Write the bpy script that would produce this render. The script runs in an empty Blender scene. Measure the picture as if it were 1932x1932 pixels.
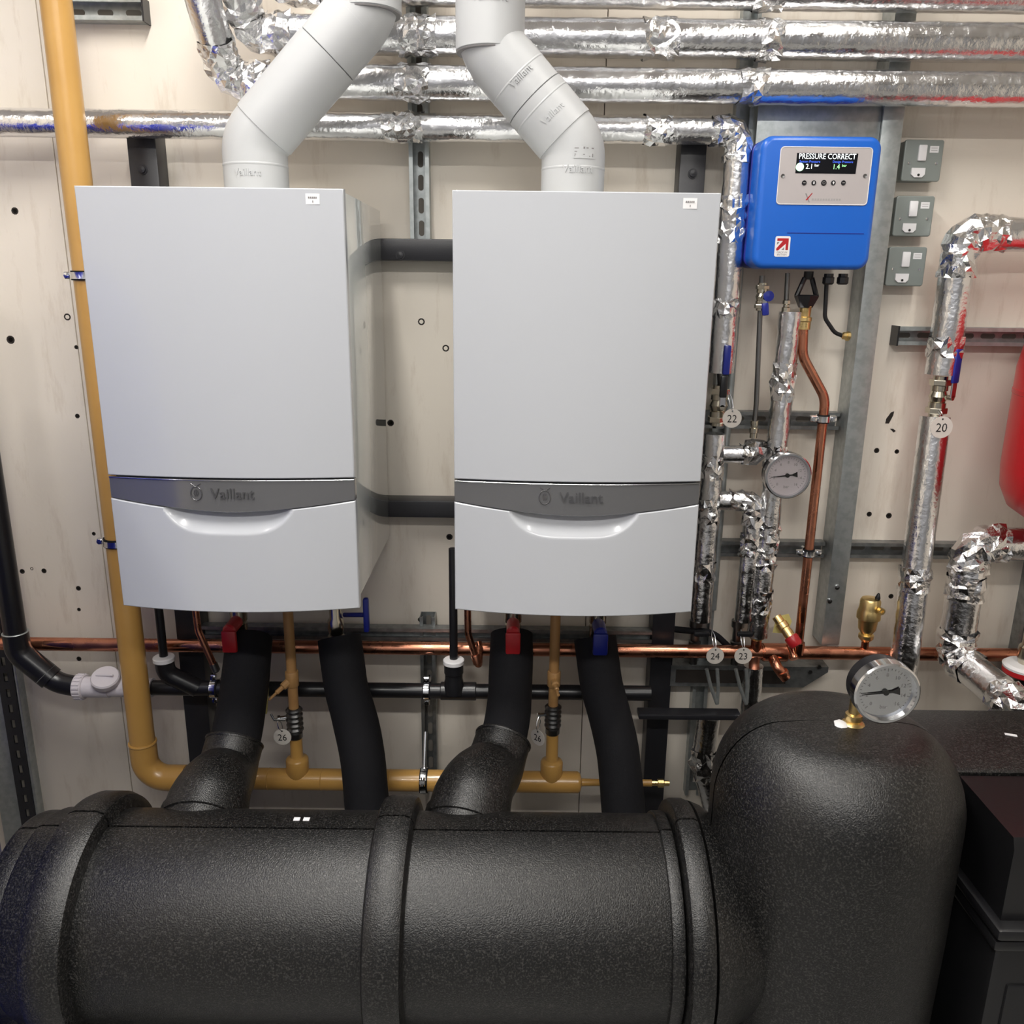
import bpy, bmesh, math, random
from mathutils import Vector, Matrix, noise
random.seed(4)
S = bpy.context.scene
V = Vector
PI = math.pi
# ------------------------------------------------------------ camera, world, lights, exposure
F_PX, PITCH, ROLL, YAW = 1592.26, .2670, .0116, .0006
CAM = V((.7866, -2.0574, .6445))
FW = V((math.sin(YAW)*math.cos(PITCH), math.cos(YAW)*math.cos(PITCH), -math.sin(PITCH)))
_rt = V((math.cos(YAW), -math.sin(YAW), 0)); _up = _rt.cross(FW)
RT = math.cos(ROLL)*_rt + math.sin(ROLL)*_up
UP = -math.sin(ROLL)*_rt + math.cos(ROLL)*_up
cd = bpy.data.cameras.new('camera'); cam = bpy.data.objects.new('camera', cd); S.collection.objects.link(cam)
cd.sensor_width = 36; cd.lens = F_PX/1932*36; cd.clip_start = .02
m = Matrix((RT, UP, -FW)).transposed().to_4x4(); m.translation = CAM; cam.matrix_world = m
S.camera = cam
W = bpy.data.worlds.new('world'); S.world = W; W.use_nodes = True
W.node_tree.nodes['Background'].inputs[0].default_value = (.9, .95, 1, 1)
W.node_tree.nodes['Background'].inputs[1].default_value = .15
def area(name, loc, sx, sy, power, col, rot=(0, 0, 0)):
    l = bpy.data.lights.new(name, 'AREA'); l.shape = 'RECTANGLE'; l.size = sx; l.size_y = sy
    l.energy = power; l.color = col
    o = bpy.data.objects.new(name, l); o.location = loc; o.rotation_euler = rot; S.collection.objects.link(o)
LAMPS = [(.36, -1.10, 2.055, .14, 1.2, 36), (1.75, -1.15, 2.055, .14, 1.2, 11), (.7, -3.05, 2.055, 2.3, .12, 66), (-.95, -2.0, 2.055, .14, 1.2, 10)]  # first batten inferred from shadows; the other three are unseen lamps added as fill
for i, (x, y, z, sx, sy, p) in enumerate(LAMPS):
    area('batten_and_fill_lamp', (x, y, z-.012), sx, sy, p, (1.0, .972, .93))
vs = S.view_settings; S.display_settings.display_device = 'sRGB'
vs.view_transform = 'Standard'; vs.look = 'None'; vs.exposure = -.06; vs.gamma = 1; vs.use_curve_mapping = False

def at(u, v, y):
    "world point on the depth plane y seen at photo pixel u,v"
    d = FW + RT*((u-966)/F_PX) - UP*((v-966)/F_PX)
    return CAM + d*((y-CAM.y)/d.y)
# ------------------------------------------------------------ materials
def mat(name, col, rough=.5, metal=0., coat=0., bump=None, spec=.5, var=None, emit=None, rvar=None):
    """bump=(scale,strength,detail[,distance]); var=(scale,other colour,lo,hi)"""
    M = bpy.data.materials.new(name); M.use_nodes = True
    nt = M.node_tree; b = nt.nodes['Principled BSDF']; L = nt.links.new
    b.inputs['Base Color'].default_value = (*col, 1); b.inputs['Roughness'].default_value = rough
    b.inputs['Metallic'].default_value = metal; b.inputs['Coat Weight'].default_value = coat
    b.inputs['Coat Roughness'].default_value = .06
    b.inputs['Specular IOR Level'].default_value = spec
    tc = nt.nodes.new('ShaderNodeTexCoord')
    def nz(scale, detail):
        n = nt.nodes.new('ShaderNodeTexNoise'); n.inputs['Scale'].default_value = scale
        n.inputs['Detail'].default_value = detail; L(tc.outputs['Object'], n.inputs['Vector']); return n
    if var:
        n = nz(var[0], 4); r = nt.nodes.new('ShaderNodeValToRGB'); e = r.color_ramp.elements
        e[0].position = var[2]; e[1].position = var[3]; e[0].color = (*col, 1); e[1].color = (*var[1], 1)
        L(n.outputs[0], r.inputs[0]); L(r.outputs[0], b.inputs['Base Color'])
    if rvar:
        n = nz(rvar[0], 3); r = nt.nodes.new('ShaderNodeMapRange'); r.inputs[1].default_value = .35; r.inputs[2].default_value = .65
        r.inputs[3].default_value = rvar[1]; r.inputs[4].default_value = rvar[2]
        L(n.outputs[0], r.inputs[0]); L(r.outputs[0], b.inputs['Roughness'])
    if bump:
        n = nz(bump[0], bump[2]); k = nt.nodes.new('ShaderNodeBump'); k.inputs['Strength'].default_value = bump[1]
        k.inputs['Distance'].default_value = bump[3] if len(bump) > 3 else .002
        L(n.outputs[0], k.inputs['Height']); L(k.outputs[0], b.inputs['Normal'])
    if emit:
        b.inputs['Emission Color'].default_value = (*emit[0], 1); b.inputs['Emission Strength'].default_value = emit[1]
    return M
MT = {}
MT['wall'] = mat('cream_board_paint', (.82, .755, .665), .6, bump=(60, .15, 6), var=(2.2, (.77, .70, .61), .35, .7))
_nt = MT['wall'].node_tree; _L = _nt.links.new; _b = _nt.nodes['Principled BSDF']
_src = _b.inputs['Base Color'].links[0].from_socket
_tc = _nt.nodes.new('ShaderNodeTexCoord'); _mp = _nt.nodes.new('ShaderNodeMapping'); _mp.inputs['Scale'].default_value = (26, 26, 5)
_n = _nt.nodes.new('ShaderNodeTexNoise'); _n.inputs['Scale'].default_value = 1; _n.inputs['Detail'].default_value = 7; _n.inputs['Roughness'].default_value = .7
_r = _nt.nodes.new('ShaderNodeMapRange'); _r.inputs[1].default_value = .55; _r.inputs[2].default_value = .80; _r.inputs[3].default_value = 0; _r.inputs[4].default_value = .55
_m = _nt.nodes.new('ShaderNodeMix'); _m.data_type = 'RGBA'; _m.inputs['B'].default_value = (.50, .40, .30, 1)
_L(_tc.outputs['Object'], _mp.inputs[0]); _L(_mp.outputs[0], _n.inputs[0]); _L(_n.outputs[0], _r.inputs[0]); _L(_r.outputs[0], _m.inputs['Factor'])
_L(_src, _m.inputs['A']); _L(_m.outputs['Result'], _b.inputs['Base Color'])
MT['floor'] = mat('grey_floor_paint', (.30, .30, .29), .5, var=(3, (.25, .25, .24), .3, .7))
MT['front'] = mat('grey_door_side_paint', (.30, .31, .33), .6)
MT['ceil'] = mat('ceiling_paint', (.72, .71, .68), .7)
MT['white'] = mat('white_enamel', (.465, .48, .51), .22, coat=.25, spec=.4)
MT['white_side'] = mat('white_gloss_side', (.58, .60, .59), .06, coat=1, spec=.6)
MT['band'] = mat('grey_satin_band', (.20, .20, .205), .16, metal=.55, coat=.2)
MT['band_l'] = mat('grey_lettering', (.11, .11, .115), .22, metal=.5, coat=.2)
MT['flue'] = mat('grey_white_plastic', (.44, .447, .455), .38)
MT['foil'] = mat('aluminium_foil', (.83, .83, .84), .16, 1, bump=(85, .42, 6, .004), rvar=(25, .1, .26))
MT['crumple'] = mat('crumpled_foil', (.86, .86, .865), .13, 1, bump=(95, .5, 6, .004))
MT['copper'] = mat('copper', (.62, .27, .17), .24, 1, var=(14, (.50, .19, .11), .4, .75), rvar=(18, .18, .38))
MT['brass'] = mat('brass', (.80, .60, .27), .32, 1, rvar=(40, .26, .42))
MT['chrome'] = mat('zinc_plated_steel', (.72, .73, .75), .14, 1)
MT['nickel'] = mat('nickel_brass', (.55, .51, .42), .22, 1)
MT['steel'] = mat('dark_steel', (.22, .22, .22), .35, 1)
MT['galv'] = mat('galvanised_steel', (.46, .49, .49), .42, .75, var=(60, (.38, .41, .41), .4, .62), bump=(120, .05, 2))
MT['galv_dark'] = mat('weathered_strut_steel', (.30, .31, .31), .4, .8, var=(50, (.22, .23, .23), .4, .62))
MT['black'] = mat('black_powder_coat', (.018, .018, .022), .38, bump=(400, .08, 2))
MT['rubber'] = mat('black_rubber_foam', (.008, .008, .010), .8, bump=(260, .25, 3), spec=.25)
MT['plastic_k'] = mat('black_plastic', (.012, .012, .014), .3)
MT['epp'] = mat('black_moulded_foam', (.004, .004, .004), .37, bump=(430, .42, 1, .002), var=(290, (.042, .040, .038), .50, .68), spec=.55)
MT['seam'] = mat('foam_joint', (.003, .003, .003), .9)
MT['gloss_k'] = mat('black_gloss_casing', (.008, .008, .009), .30, coat=.12, bump=(200, .05, 2))
MT['ochre'] = mat('ochre_gas_paint', (.53, .30, .085), .3, coat=.2, var=(9, (.48, .265, .07), .4, .7))
MT['ochre_d'] = mat('brownish_ochre_paint', (.42, .235, .09), .4, var=(15, (.34, .18, .07), .4, .7))
MT['pvc'] = mat('white_plastic', (.68, .64, .68), .35)
MT['blue'] = mat('blue_abs', (.010, .12, .56), .30, coat=.15)
MT['blue_tank'] = mat('blue_enamel', (.012, .03, .42), .25, coat=.4)
MT['blue_k'] = mat('blue_vinyl', (.015, .025, .25), .3)
MT['red'] = mat('red_enamel', (.50, .004, .010), .34, coat=.1)
MT['red_v'] = mat('red_vinyl', (.42, .015, .02), .35)
MT['plate'] = mat('silver_grey_plate', (.50, .46, .46), .4, .2)
MT['lcd'] = mat('black_screen', (.004, .004, .006), .12)
MT['lcd_w'] = mat('white_pixels', (.8, .8, .8), .5, emit=((.85, .97, 1), 1.3))
MT['lcd_b'] = mat('blue_pixels', (.05, .1, .6), .5, emit=((.05, .16, .9), .9))
MT['lcd_g'] = mat('green_pixels', (.3, .8, .3), .5, emit=((.38, 1, .42), 1.1))
MT['lcd_gw'] = mat('pale_green_pixels', (.5, .8, .5), .5, emit=((.5, 1, .68), 1.1))
MT['ink'] = mat('black_ink', (.012, .012, .012), .6)
MT['ink_g'] = mat('grey_ink', (.22, .21, .21), .6)
MT['ink_l'] = mat('pale_grey_ink', (.36, .34, .34), .6)
MT['paper'] = mat('white_sticker', (.80, .79, .80), .45)
MT['ivory'] = mat('ivory_tag', (.66, .62, .57), .4)
MT['dial'] = mat('dial_face', (.60, .55, .57), .4)
MT['ytape'] = mat('yellow_paper_tag', (.58, .50, .18), .6)
MT['hole'] = mat('dark_screw_hole', (.02, .015, .012), .8)
MT['slot'] = mat('slot_opening', (.16, .145, .125), .8)
MT['mgrey'] = mat('metalclad_grey', (.27, .30, .285), .38, .3, bump=(300, .06, 2))
MT['glass'] = mat('gauge_glass', (1, 1, 1), .02)
_b = MT['glass'].node_tree.nodes['Principled BSDF']; _b.inputs['Transmission Weight'].default_value = 1; _b.inputs['IOR'].default_value = 1.05
MT['lamp'] = mat('lit_diffuser', (.9, .9, .9), .5, emit=((1, .955, .89), 6))
# ------------------------------------------------------------ geometry helpers
def basis(ax):
    ax = V(ax).normalized(); a = V((0, 0, 1)) if abs(ax.z) < .9 else V((1, 0, 0))
    u = ax.cross(a).normalized(); return u, ax.cross(u).normalized(), ax
class G:
    def __init__(s): s.bm = bmesh.new()
    def add(s, vs, fs):
        b = [s.bm.verts.new(v) for v in vs]
        for f in fs:
            try: s.bm.faces.new([b[i] for i in f])
            except ValueError: pass
        return b
    def box(s, c, d, bev=0, seg=2, rot=None):
        t = bmesh.new(); bmesh.ops.create_cube(t, size=1); bmesh.ops.scale(t, vec=d, verts=t.verts)
        if bev: bmesh.ops.bevel(t, geom=t.edges[:], offset=bev, segments=seg, profile=.5, affect='EDGES')
        M = Matrix.Translation(V(c)) @ (rot.to_4x4() if rot else Matrix())
        bmesh.ops.transform(t, matrix=M, verts=t.verts); s._join(t); return s
    def span(s, a, b, bev=0):
        a, b = V(a), V(b); return s.box((a+b)/2, [max(abs(x), 1e-4) for x in (b-a)], bev)
    def _join(s, t):
        t.verts.index_update(); s.add([v.co.copy() for v in t.verts], [[v.index for v in f.verts] for f in t.faces]); t.free()
    def tube(s, pts, r, n=18, caps=True, disp=None, closed=False):
        pts = [V(p) for p in pts]; N = len(pts); vs = []; u = None; acc = 0
        for i, p in enumerate(pts):
            if closed: t = (pts[(i+1) % N]-pts[i-1]).normalized()
            else: t = (pts[min(i+1, N-1)]-pts[max(i-1, 0)]).normalized()
            if u is None: u = basis(t)[0]
            else: u = (u - t*u.dot(t)).normalized()
            w = t.cross(u); rr = r(i/(max(N-1, 1))) if callable(r) else r
            if i: acc += (p-pts[i-1]).length
            for k in range(n):
                a = 2*PI*k/n; d = u*math.cos(a)+w*math.sin(a); q = p+d*rr
                if disp: q = q + d*disp(q, acc)
                vs.append(q)
        fs = []
        for i in range(N if closed else N-1):
            j = (i+1) % N
            for k in range(n): fs.append((i*n+k, i*n+(k+1) % n, j*n+(k+1) % n, j*n+k))
        if caps and not closed: fs += [tuple(range(n-1, -1, -1)), tuple((N-1)*n+k for k in range(n))]
        s.add(vs, fs); return s
    def lathe(s, prof, o, ax=(0, 0, 1), n=28):
        "prof: (radius, height along axis)"
        u, w, a = basis(ax); o = V(o); vs = []
        for r, h in prof:
            for k in range(n):
                t = 2*PI*k/n; vs.append(o+a*h+(u*math.cos(t)+w*math.sin(t))*max(r, 1e-5))
        N = len(prof); fs = []
        for i in range(N-1):
            for k in range(n): fs.append((i*n+k, i*n+(k+1) % n, (i+1)*n+(k+1) % n, (i+1)*n+k))
        if prof[0][0] > 1e-4: fs.append(tuple(range(n-1, -1, -1)))
        if prof[-1][0] > 1e-4: fs.append(tuple((N-1)*n+k for k in range(n)))
        s.add(vs, fs); return s
    def cyl(s, a, b, r, n=20):
        a, b = V(a), V(b); return s.lathe([(r, 0), (r, (b-a).length)], a, b-a, n)
    def prism(s, poly, fn, d0, d1):
        "poly 2D points, fn(u,v,d)->point"
        n = len(poly); vs = [fn(u, v, d0) for u, v in poly]+[fn(u, v, d1) for u, v in poly]
        s.add(vs, [tuple(range(n))[::-1], tuple(range(n, 2*n))]+[(i, (i+1) % n, n+(i+1) % n, n+i) for i in range(n)]); return s
    def grid(s, nu, nv, fn):
        vs = [fn(i/nu, j/nv) for j in range(nv+1) for i in range(nu+1)]
        s.add(vs, [(j*(nu+1)+i, j*(nu+1)+i+1, (j+1)*(nu+1)+i+1, (j+1)*(nu+1)+i) for j in range(nv) for i in range(nu)]); return s
ORG = {}
def thing(name, label, cat, loc=(0, 0, 0), group=None):
    o = bpy.data.objects.new(name, None); S.collection.objects.link(o); o.location = loc; o.empty_display_size = .02
    o['label'] = label; o['category'] = cat
    if group: o['group'] = group
    ORG[o] = V(loc); return o
def put(g, name, m, parent=None, label=None, ang=35, fix=True):
    bm = g.bm
    if fix: bmesh.ops.recalc_face_normals(bm, faces=bm.faces)
    me = bpy.data.meshes.new(name); org = ORG[parent] if parent else V((0, 0, 0))
    if org.length: bmesh.ops.translate(bm, vec=-org, verts=bm.verts)
    for f in bm.faces: f.smooth = True
    bm.to_mesh(me); bm.free(); me.set_sharp_from_angle(angle=math.radians(ang))
    me.materials.append(MT[m]); o = bpy.data.objects.new(name, me); S.collection.objects.link(o)
    if parent: o.parent = parent
    if label: o['label'] = label
    ORG[o] = org; return o
def solo(g, name, m, label, cat, group=None, loc=None, ang=35):
    "a thing that is one mesh, its origin at loc"
    if loc is not None: bmesh.ops.translate(g.bm, vec=-V(loc), verts=g.bm.verts)
    o = put(g, name, m, None, label, ang); o['category'] = cat
    if group: o['group'] = group
    if loc is not None: o.location = loc; ORG[o] = V(loc)
    return o
def struct(g, name, m):
    o = put(g, name, m); o['kind'] = 'structure'; return o
def rounded(pts, fr, step=.012):
    pts = [V(p) for p in pts]; out = [pts[0]]
    for i in range(1, len(pts)-1):
        p = pts[i]; a = (pts[i-1]-p).normalized(); b = (pts[i+1]-p).normalized()
        ang = a.angle(b); f = fr[i-1] if isinstance(fr, (list, tuple)) else fr
        d = f/math.tan(ang/2); c = p+(a+b).normalized()*(f/math.sin(ang/2))
        s0 = p+a*d-c; s1 = p+b*d-c; n = max(3, int(f*(PI-ang)/step)+1)
        for k in range(n+1):
            t = k/n; th = s0.angle(s1)
            q = (s0*math.sin((1-t)*th)+s1*math.sin(t*th))/math.sin(th); out.append(c+q)
    out.append(pts[-1]); return out
def dense(pts, step):
    out = [V(pts[0])]
    for a, b in zip(pts, pts[1:]):
        a, b = V(a), V(b); n = max(1, int((b-a).length/step))
        out += [a+(b-a)*(k/n) for k in range(1, n+1)]
    return out
def text_g(s, size, fn, depth, align='CENTER', n=2):
    "mesh of a word; fn(x, y, d) -> world point"
    c = bpy.data.curves.new('t', 'FONT'); c.body = s; c.size = size; c.align_x = align; c.align_y = 'CENTER'
    c.extrude = depth/2; c.resolution_u = n
    o = bpy.data.objects.new('t', c); me = bpy.data.meshes.new_from_object(o); g = G()
    g.add([fn(v.co.x, v.co.y, v.co.z+depth/2) for v in me.vertices], [tuple(p.vertices) for p in me.polygons])
    bpy.data.objects.remove(o); bpy.data.curves.remove(c); bpy.data.meshes.remove(me); return g
def flat(o, sl=0.):
    "text plane facing the room (-y) at o, turned by sl"
    o = V(o); c, s = math.cos(sl), math.sin(sl)
    return lambda x, y, d: V((o.x+x*c-y*s, o.y-d, o.z+x*s+y*c))
mild = lambda p, s: .0011*noise.noise(p*38)+.0006*noise.noise(V((s*160, 3.1, 0)))+.0004*noise.noise(p*130)
def crump(a):
    def f(p, s):
        return a*(1.7*abs(noise.noise(p*26))+1.1*abs(noise.noise(p*52+V((7, 1, 3))))+.6*abs(noise.noise(p*115))-.75)
    return f
def crinkle(path, r, amp):
    "faceted hand-crumpled foil sleeve"
    path = dense(path, .004); L = sum((b-a).length for a, b in zip(path, path[1:])); n = max(4, int(L/.0105))
    pts = [path[int(round(i*(len(path)-1)/n))] for i in range(n+1)]
    g = G().tube(pts, r, 18, caps=False, disp=lambda p, s: amp*(random.random()*1.15-.35))
    for v in g.bm.verts: v.co += V((random.uniform(-1, 1), random.uniform(-1, 1), random.uniform(-1, 1)))*.0035
    bmesh.ops.triangulate(g.bm, faces=g.bm.faces[:], quad_method='SHORT_EDGE')
    return g
def foil(label, pts, r, fr=.05, joints=(), name='foil_clad_pipe', amp=.007, group=None, rough=1., ext=.035):
    pts = [V(p) for p in pts]; t = thing(name, label, 'pipe', pts[0], group)
    N = len(pts); cuts = [0]*N
    for i in range(1, N-1):
        a = (pts[i-1]-pts[i]).angle(pts[i+1]-pts[i]); cuts[i] = fr/math.tan(a/2)
    dd = (lambda p, s: rough*mild(p, s))
    for i in range(N-1):
        d = (pts[i+1]-pts[i]).normalized(); a = pts[i]+d*cuts[i]; b = pts[i+1]-d*cuts[i+1]
        put(G().tube(dense([a, b], .01), r, 26, disp=dd), 'foil_section', 'foil', t, ang=60)
    for i in range(1, N-1):
        a = (pts[i-1]-pts[i]).normalized(); b = (pts[i+1]-pts[i]).normalized()
        e = cuts[i]+ext
        path = dense(rounded([pts[i]+a*e, pts[i], pts[i]+b*e], fr, .006), .006)
        put(crinkle(path, r*1.03, amp), 'foil_elbow', 'crumple', t, ang=9)
    for i, f, ln in joints:
        d = (pts[i+1]-pts[i]).normalized(); c = pts[i].lerp(pts[i+1], f)
        put(crinkle([c-d*ln/2, c+d*ln/2], r*1.03, amp*.55), 'foil_tape_wrap', 'crumple', t, ang=9)
    return t
def channel(label, a, b, front, w=.041, dep=.041, m='galv', slots=0, name='steel_strut', cat='strut', group=None, cap=None, lip=.009):
    "C-channel from a to b, open side towards front"
    a, b, fr = V(a), V(b), V(front).normalized(); ax = (b-a).normalized(); sd = ax.cross(fr).normalized(); L = (b-a).length; th = .0025
    t = thing(name, label, cat, a, group)
    P = lambda s, f, l: a+sd*s+fr*f+ax*l
    prof = [(-w/2, 0), (w/2, 0), (w/2, dep), (w/2-lip, dep), (w/2-lip, dep-.006), (w/2-lip+th, dep-.006), (w/2-lip+th, dep-th), (w/2-th, dep-th), (w/2-th, th), (-w/2+th, th), (-w/2+th, dep-th), (-w/2+lip-th, dep-th), (-w/2+lip-th, dep-.006), (-w/2+lip, dep-.006), (-w/2+lip, dep), (-w/2, dep)]
    put(G().prism(prof, P, 0, L), 'channel', m, t)
    if slots:
        n = max(1, int(L/slots))
        for k in range(n):
            c = (k+.5)*L/n; h = .011; pl = [(math.cos(q)*.0065, (h if math.sin(q) > 0 else -h)+math.sin(q)*.0065) for q in [2*PI*j/16+.01 for j in range(16)]]
            put(G().prism(pl, lambda u, v, d: P(u, d, c+v), th, th+.0008), 'slot', 'slot', t)
    if cap: put(G().prism([(-w/2-.002, -.001), (w/2+.002, -.001), (w/2+.002, dep+.002), (-w/2-.002, dep+.002)], P, -.004 if cap < 0 else L, 0 if cap < 0 else L+.004), 'end_cap', 'plastic_k', t)
    return t
def bar(label, a, b, m='black', name='steel_frame_bar', cat='frame', bolts=(), group=None):
    a, b = V(a), V(b); t = thing(name, label, cat, ((a.x+b.x)/2, max(a.y, b.y), min(a.z, b.z)), group)
    put(G().span(a, b, .003), 'bar', m, t)
    for x, z in bolts:
        o = V((x, min(a.y, b.y), z)); put(G().lathe([(.011, 0), (.011, .002), (.0075, .002), (.0075, .007), (0, .008)], o, (0, -1, 0), 12), 'bolt', m if m == 'black' else 'chrome', t)
    return t
def clip(label, c, ax, r, m='chrome', back=V((0, 1, 0)), blen=.04, group=None, side=None, wd=.02):
    "two-half lined pipe clamp round a pipe"
    c = V(c); ax = V(ax).normalized(); t = thing('pipe_clamp', label, 'clamp', c, group)
    sd = V(side).normalized() if side else ax.cross(back).normalized()
    put(G().lathe([(r, -wd/2), (r+.003, -wd/2), (r+.003, wd/2), (r, wd/2)], c, ax, 26), 'rubber_lining', 'rubber', t)
    put(G().lathe([(r+.003, -wd/2+.003), (r+.006, -wd/2+.003), (r+.0055, 0), (r+.006, wd/2-.003), (r+.003, wd/2-.003)], c, ax, 26), 'clamp_ring', m, t)
    for q in (1, -1):
        o = c+sd*q*(r+.012); rot = Matrix((sd, back, ax)).transposed()
        put(G().box(o, (.016, .012, wd-.005), .002, 1, rot), 'lug', m, t)
        put(G().lathe([(.0048, -.012), (.0052, -.011), (.0052, .006), (.006, .006), (.006, .010), (0, .011)], o, -back, 10), 'bolt', m, t)
    put(G().cyl(c+back*(r+.004), c+back*(r+.004+blen), .0045, 10), 'stud', m, t)
    return t
def number_tag(num, label, c, top, rz=0, r=.0225, legible=True):
    c = V(c); t = thing('number_tag', label, 'tag', c)
    cz, sz = math.cos(rz), math.sin(rz)
    fn = lambda x, y, d: V((c.x+x*cz+d*sz, c.y+x*sz-d*cz, c.z+y))
    put(G().prism([(r*math.cos(a), r*math.sin(a)) for a in [2*PI*k/32 for k in range(32)]], fn, 0, .0016), 'disc', 'ivory', t)
    put(text_g(num, r*1.15, lambda x, y, d: fn(x*.92, y-.002, d+.0016), .0004), 'engraved_number', 'ink', t)
    put(G().prism([(.0022*math.cos(a), r*.74+.0022*math.sin(a)) for a in [2*PI*k/12 for k in range(12)]], fn, .0015, .002), 'eyelet', 'ink', t)
    h = fn(0, r*.74, .0018); top = V(top); mid = (h+top)/2
    put(G().tube([h, h.lerp(top, .3)+V((-.004, -.004, 0)), h.lerp(top, .7)+V((-.004, -.003, 0)), top, h.lerp(top, .7)+V((.005, .001, 0)), h.lerp(top, .3)+V((.004, .001, 0))], .0009, 6, closed=True), 'wire_tie', 'chrome', t)
    return t
def lever_valve(label, c, ax, r, body, hcol, ht, hdir, ln=.09, name='ball_valve', rings=True, hw=.018, stem=None):
    "inline ball valve: union nuts, hexagon ends, flat lever"
    c = V(c); ax = V(ax).normalized(); t = thing(name, label, 'valve', c); L = r*2.3
    put(G().lathe([(r*.8, -L), (r*.8, -L*.62), (r*.95, -L*.6), (r*.95, -L*.3), (r*.8, -L*.28), (r*1.05, 0), (r*.8, L*.28), (r*.95, L*.3), (r*.95, L*.6), (r*.8, L*.62), (r*.8, L)], c, ax, 20), 'valve_body', body, t)
    for q in (-1, 1): put(G().lathe([(r*1.12, L*.55*q), (r*1.16, L*.58*q), (r*1.16, L*.8*q), (r*1.12, L*.84*q)], c, ax, 6), 'union_nut', body, t, ang=20)
    hd = V(hdir).normalized(); st = V(stem) if stem else V((0, -1, 0)); o = c+st*(r*1.5)
    put(G().cyl(c+st*r*.7, o+st*.006, .006, 12), 'stem', body, t)
    sd = hd.cross(st).normalized(); rot = Matrix((hd, sd, st)).transposed()
    put(G().box(o+st*.004+hd*(ln*.2), (ln*.4, hw*.8, .004), .0015, 1, rot), 'lever_root', 'chrome', t)
    put(G().box(o+st*.004+hd*(ln*.65), (ln*.7, hw, .009), .004, 2, rot), 'lever_grip', hcol, t)
    return t
# ------------------------------------------------------------ the room
WY = .06
FZ, CZ = -1.1, 2.15
X0, X1, Y0 = -1.5, 3.6, -3.6
struct(G().span((X0-.1, Y0-.1, FZ-.1), (X1+.1, WY+.2, FZ)), 'floor', 'floor')
struct(G().span((X0-.1, Y0-.1, CZ), (X1+.1, WY+.2, CZ+.1)), 'ceiling', 'ceil')
wb = struct(G().span((X0, WY+.018, FZ), (X1, WY+.2, CZ)), 'wall_back', 'wall')
struct(G().span((X0-.1, Y0, FZ), (X0, WY+.2, CZ)), 'wall_left', 'wall')
struct(G().span((X1, Y0, FZ), (X1+.1, WY+.2, CZ)), 'wall_right', 'wall')
struct(G().span((X0, Y0-.1, FZ), (X1, Y0, CZ)), 'wall_front', 'front')
seams = [X0, -.29, .99, 2.21, X1]
for a, b in zip(seams, seams[1:]):
    put(G().span((a+.0012, WY, FZ+.003), (b-.0012, WY+.019, CZ), .001), 'wall_panel', 'wall', wb)
for u, v, s in [(28, 398, 5), (127, 598, 5), (20, 641, 6), (42, 1078, 4), (83, 1077, 4), (146, 785, 3.5), (795, 607, 5), (841, 657, 5), (737, 798, 5), (848, 1013, 5), (793, 1169, 4), (812, 1169, 4), (1654, 850, 4), (1692, 852, 3.5), (1640, 970, 4), (1677, 973, 4.5), (1681, 1125, 4), (148, 1110, 4), (149, 1150, 3), (149, 1243, 4), (60, 1073, 2.5), (144, 655, 3), (177, 1007, 3)]:
    p = at(u, v, WY); r = s*2.2/1592
    put(G().lathe([(r*1.25, .0), (r*1.1, .0006), (r*.8, .0002), (0, -.002)], p, (0, -1, 0), 10), 'screw_hole', 'hole', wb)
for pl in ([(1670, 799), (1672, 790), (1681, 778), (1687, 776), (1685, 784), (1677, 799)], [(1679, 809), (1685, 809), (1690, 813), (1686, 816)]):
    put(G().prism([(u, v) for u, v in pl], lambda u, v, d: at(u, v, WY)+V((0, -d, 0)), 0, .0006), 'chipped_hole', 'hole', wb)
for (x, y, z, sx, sy, p) in LAMPS:
    t = thing('batten_and_fill_light', 'ceiling %s' % {.36: 'batten light in front of the left boiler', 1.75: 'fill light added on the right of the room', .7: 'fill light added along the front wall', -.95: 'fill light added on the left of the room'}[x], 'light', (x, y, CZ))
    put(G().box((x, y, z+.045), (sx+.03, sy+.04, .09), .006), 'housing', 'ceil', t)
    put(G().box((x, y, z-.0+.002), (sx, sy, .004), 0), 'diffuser', 'lamp', t)
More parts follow.
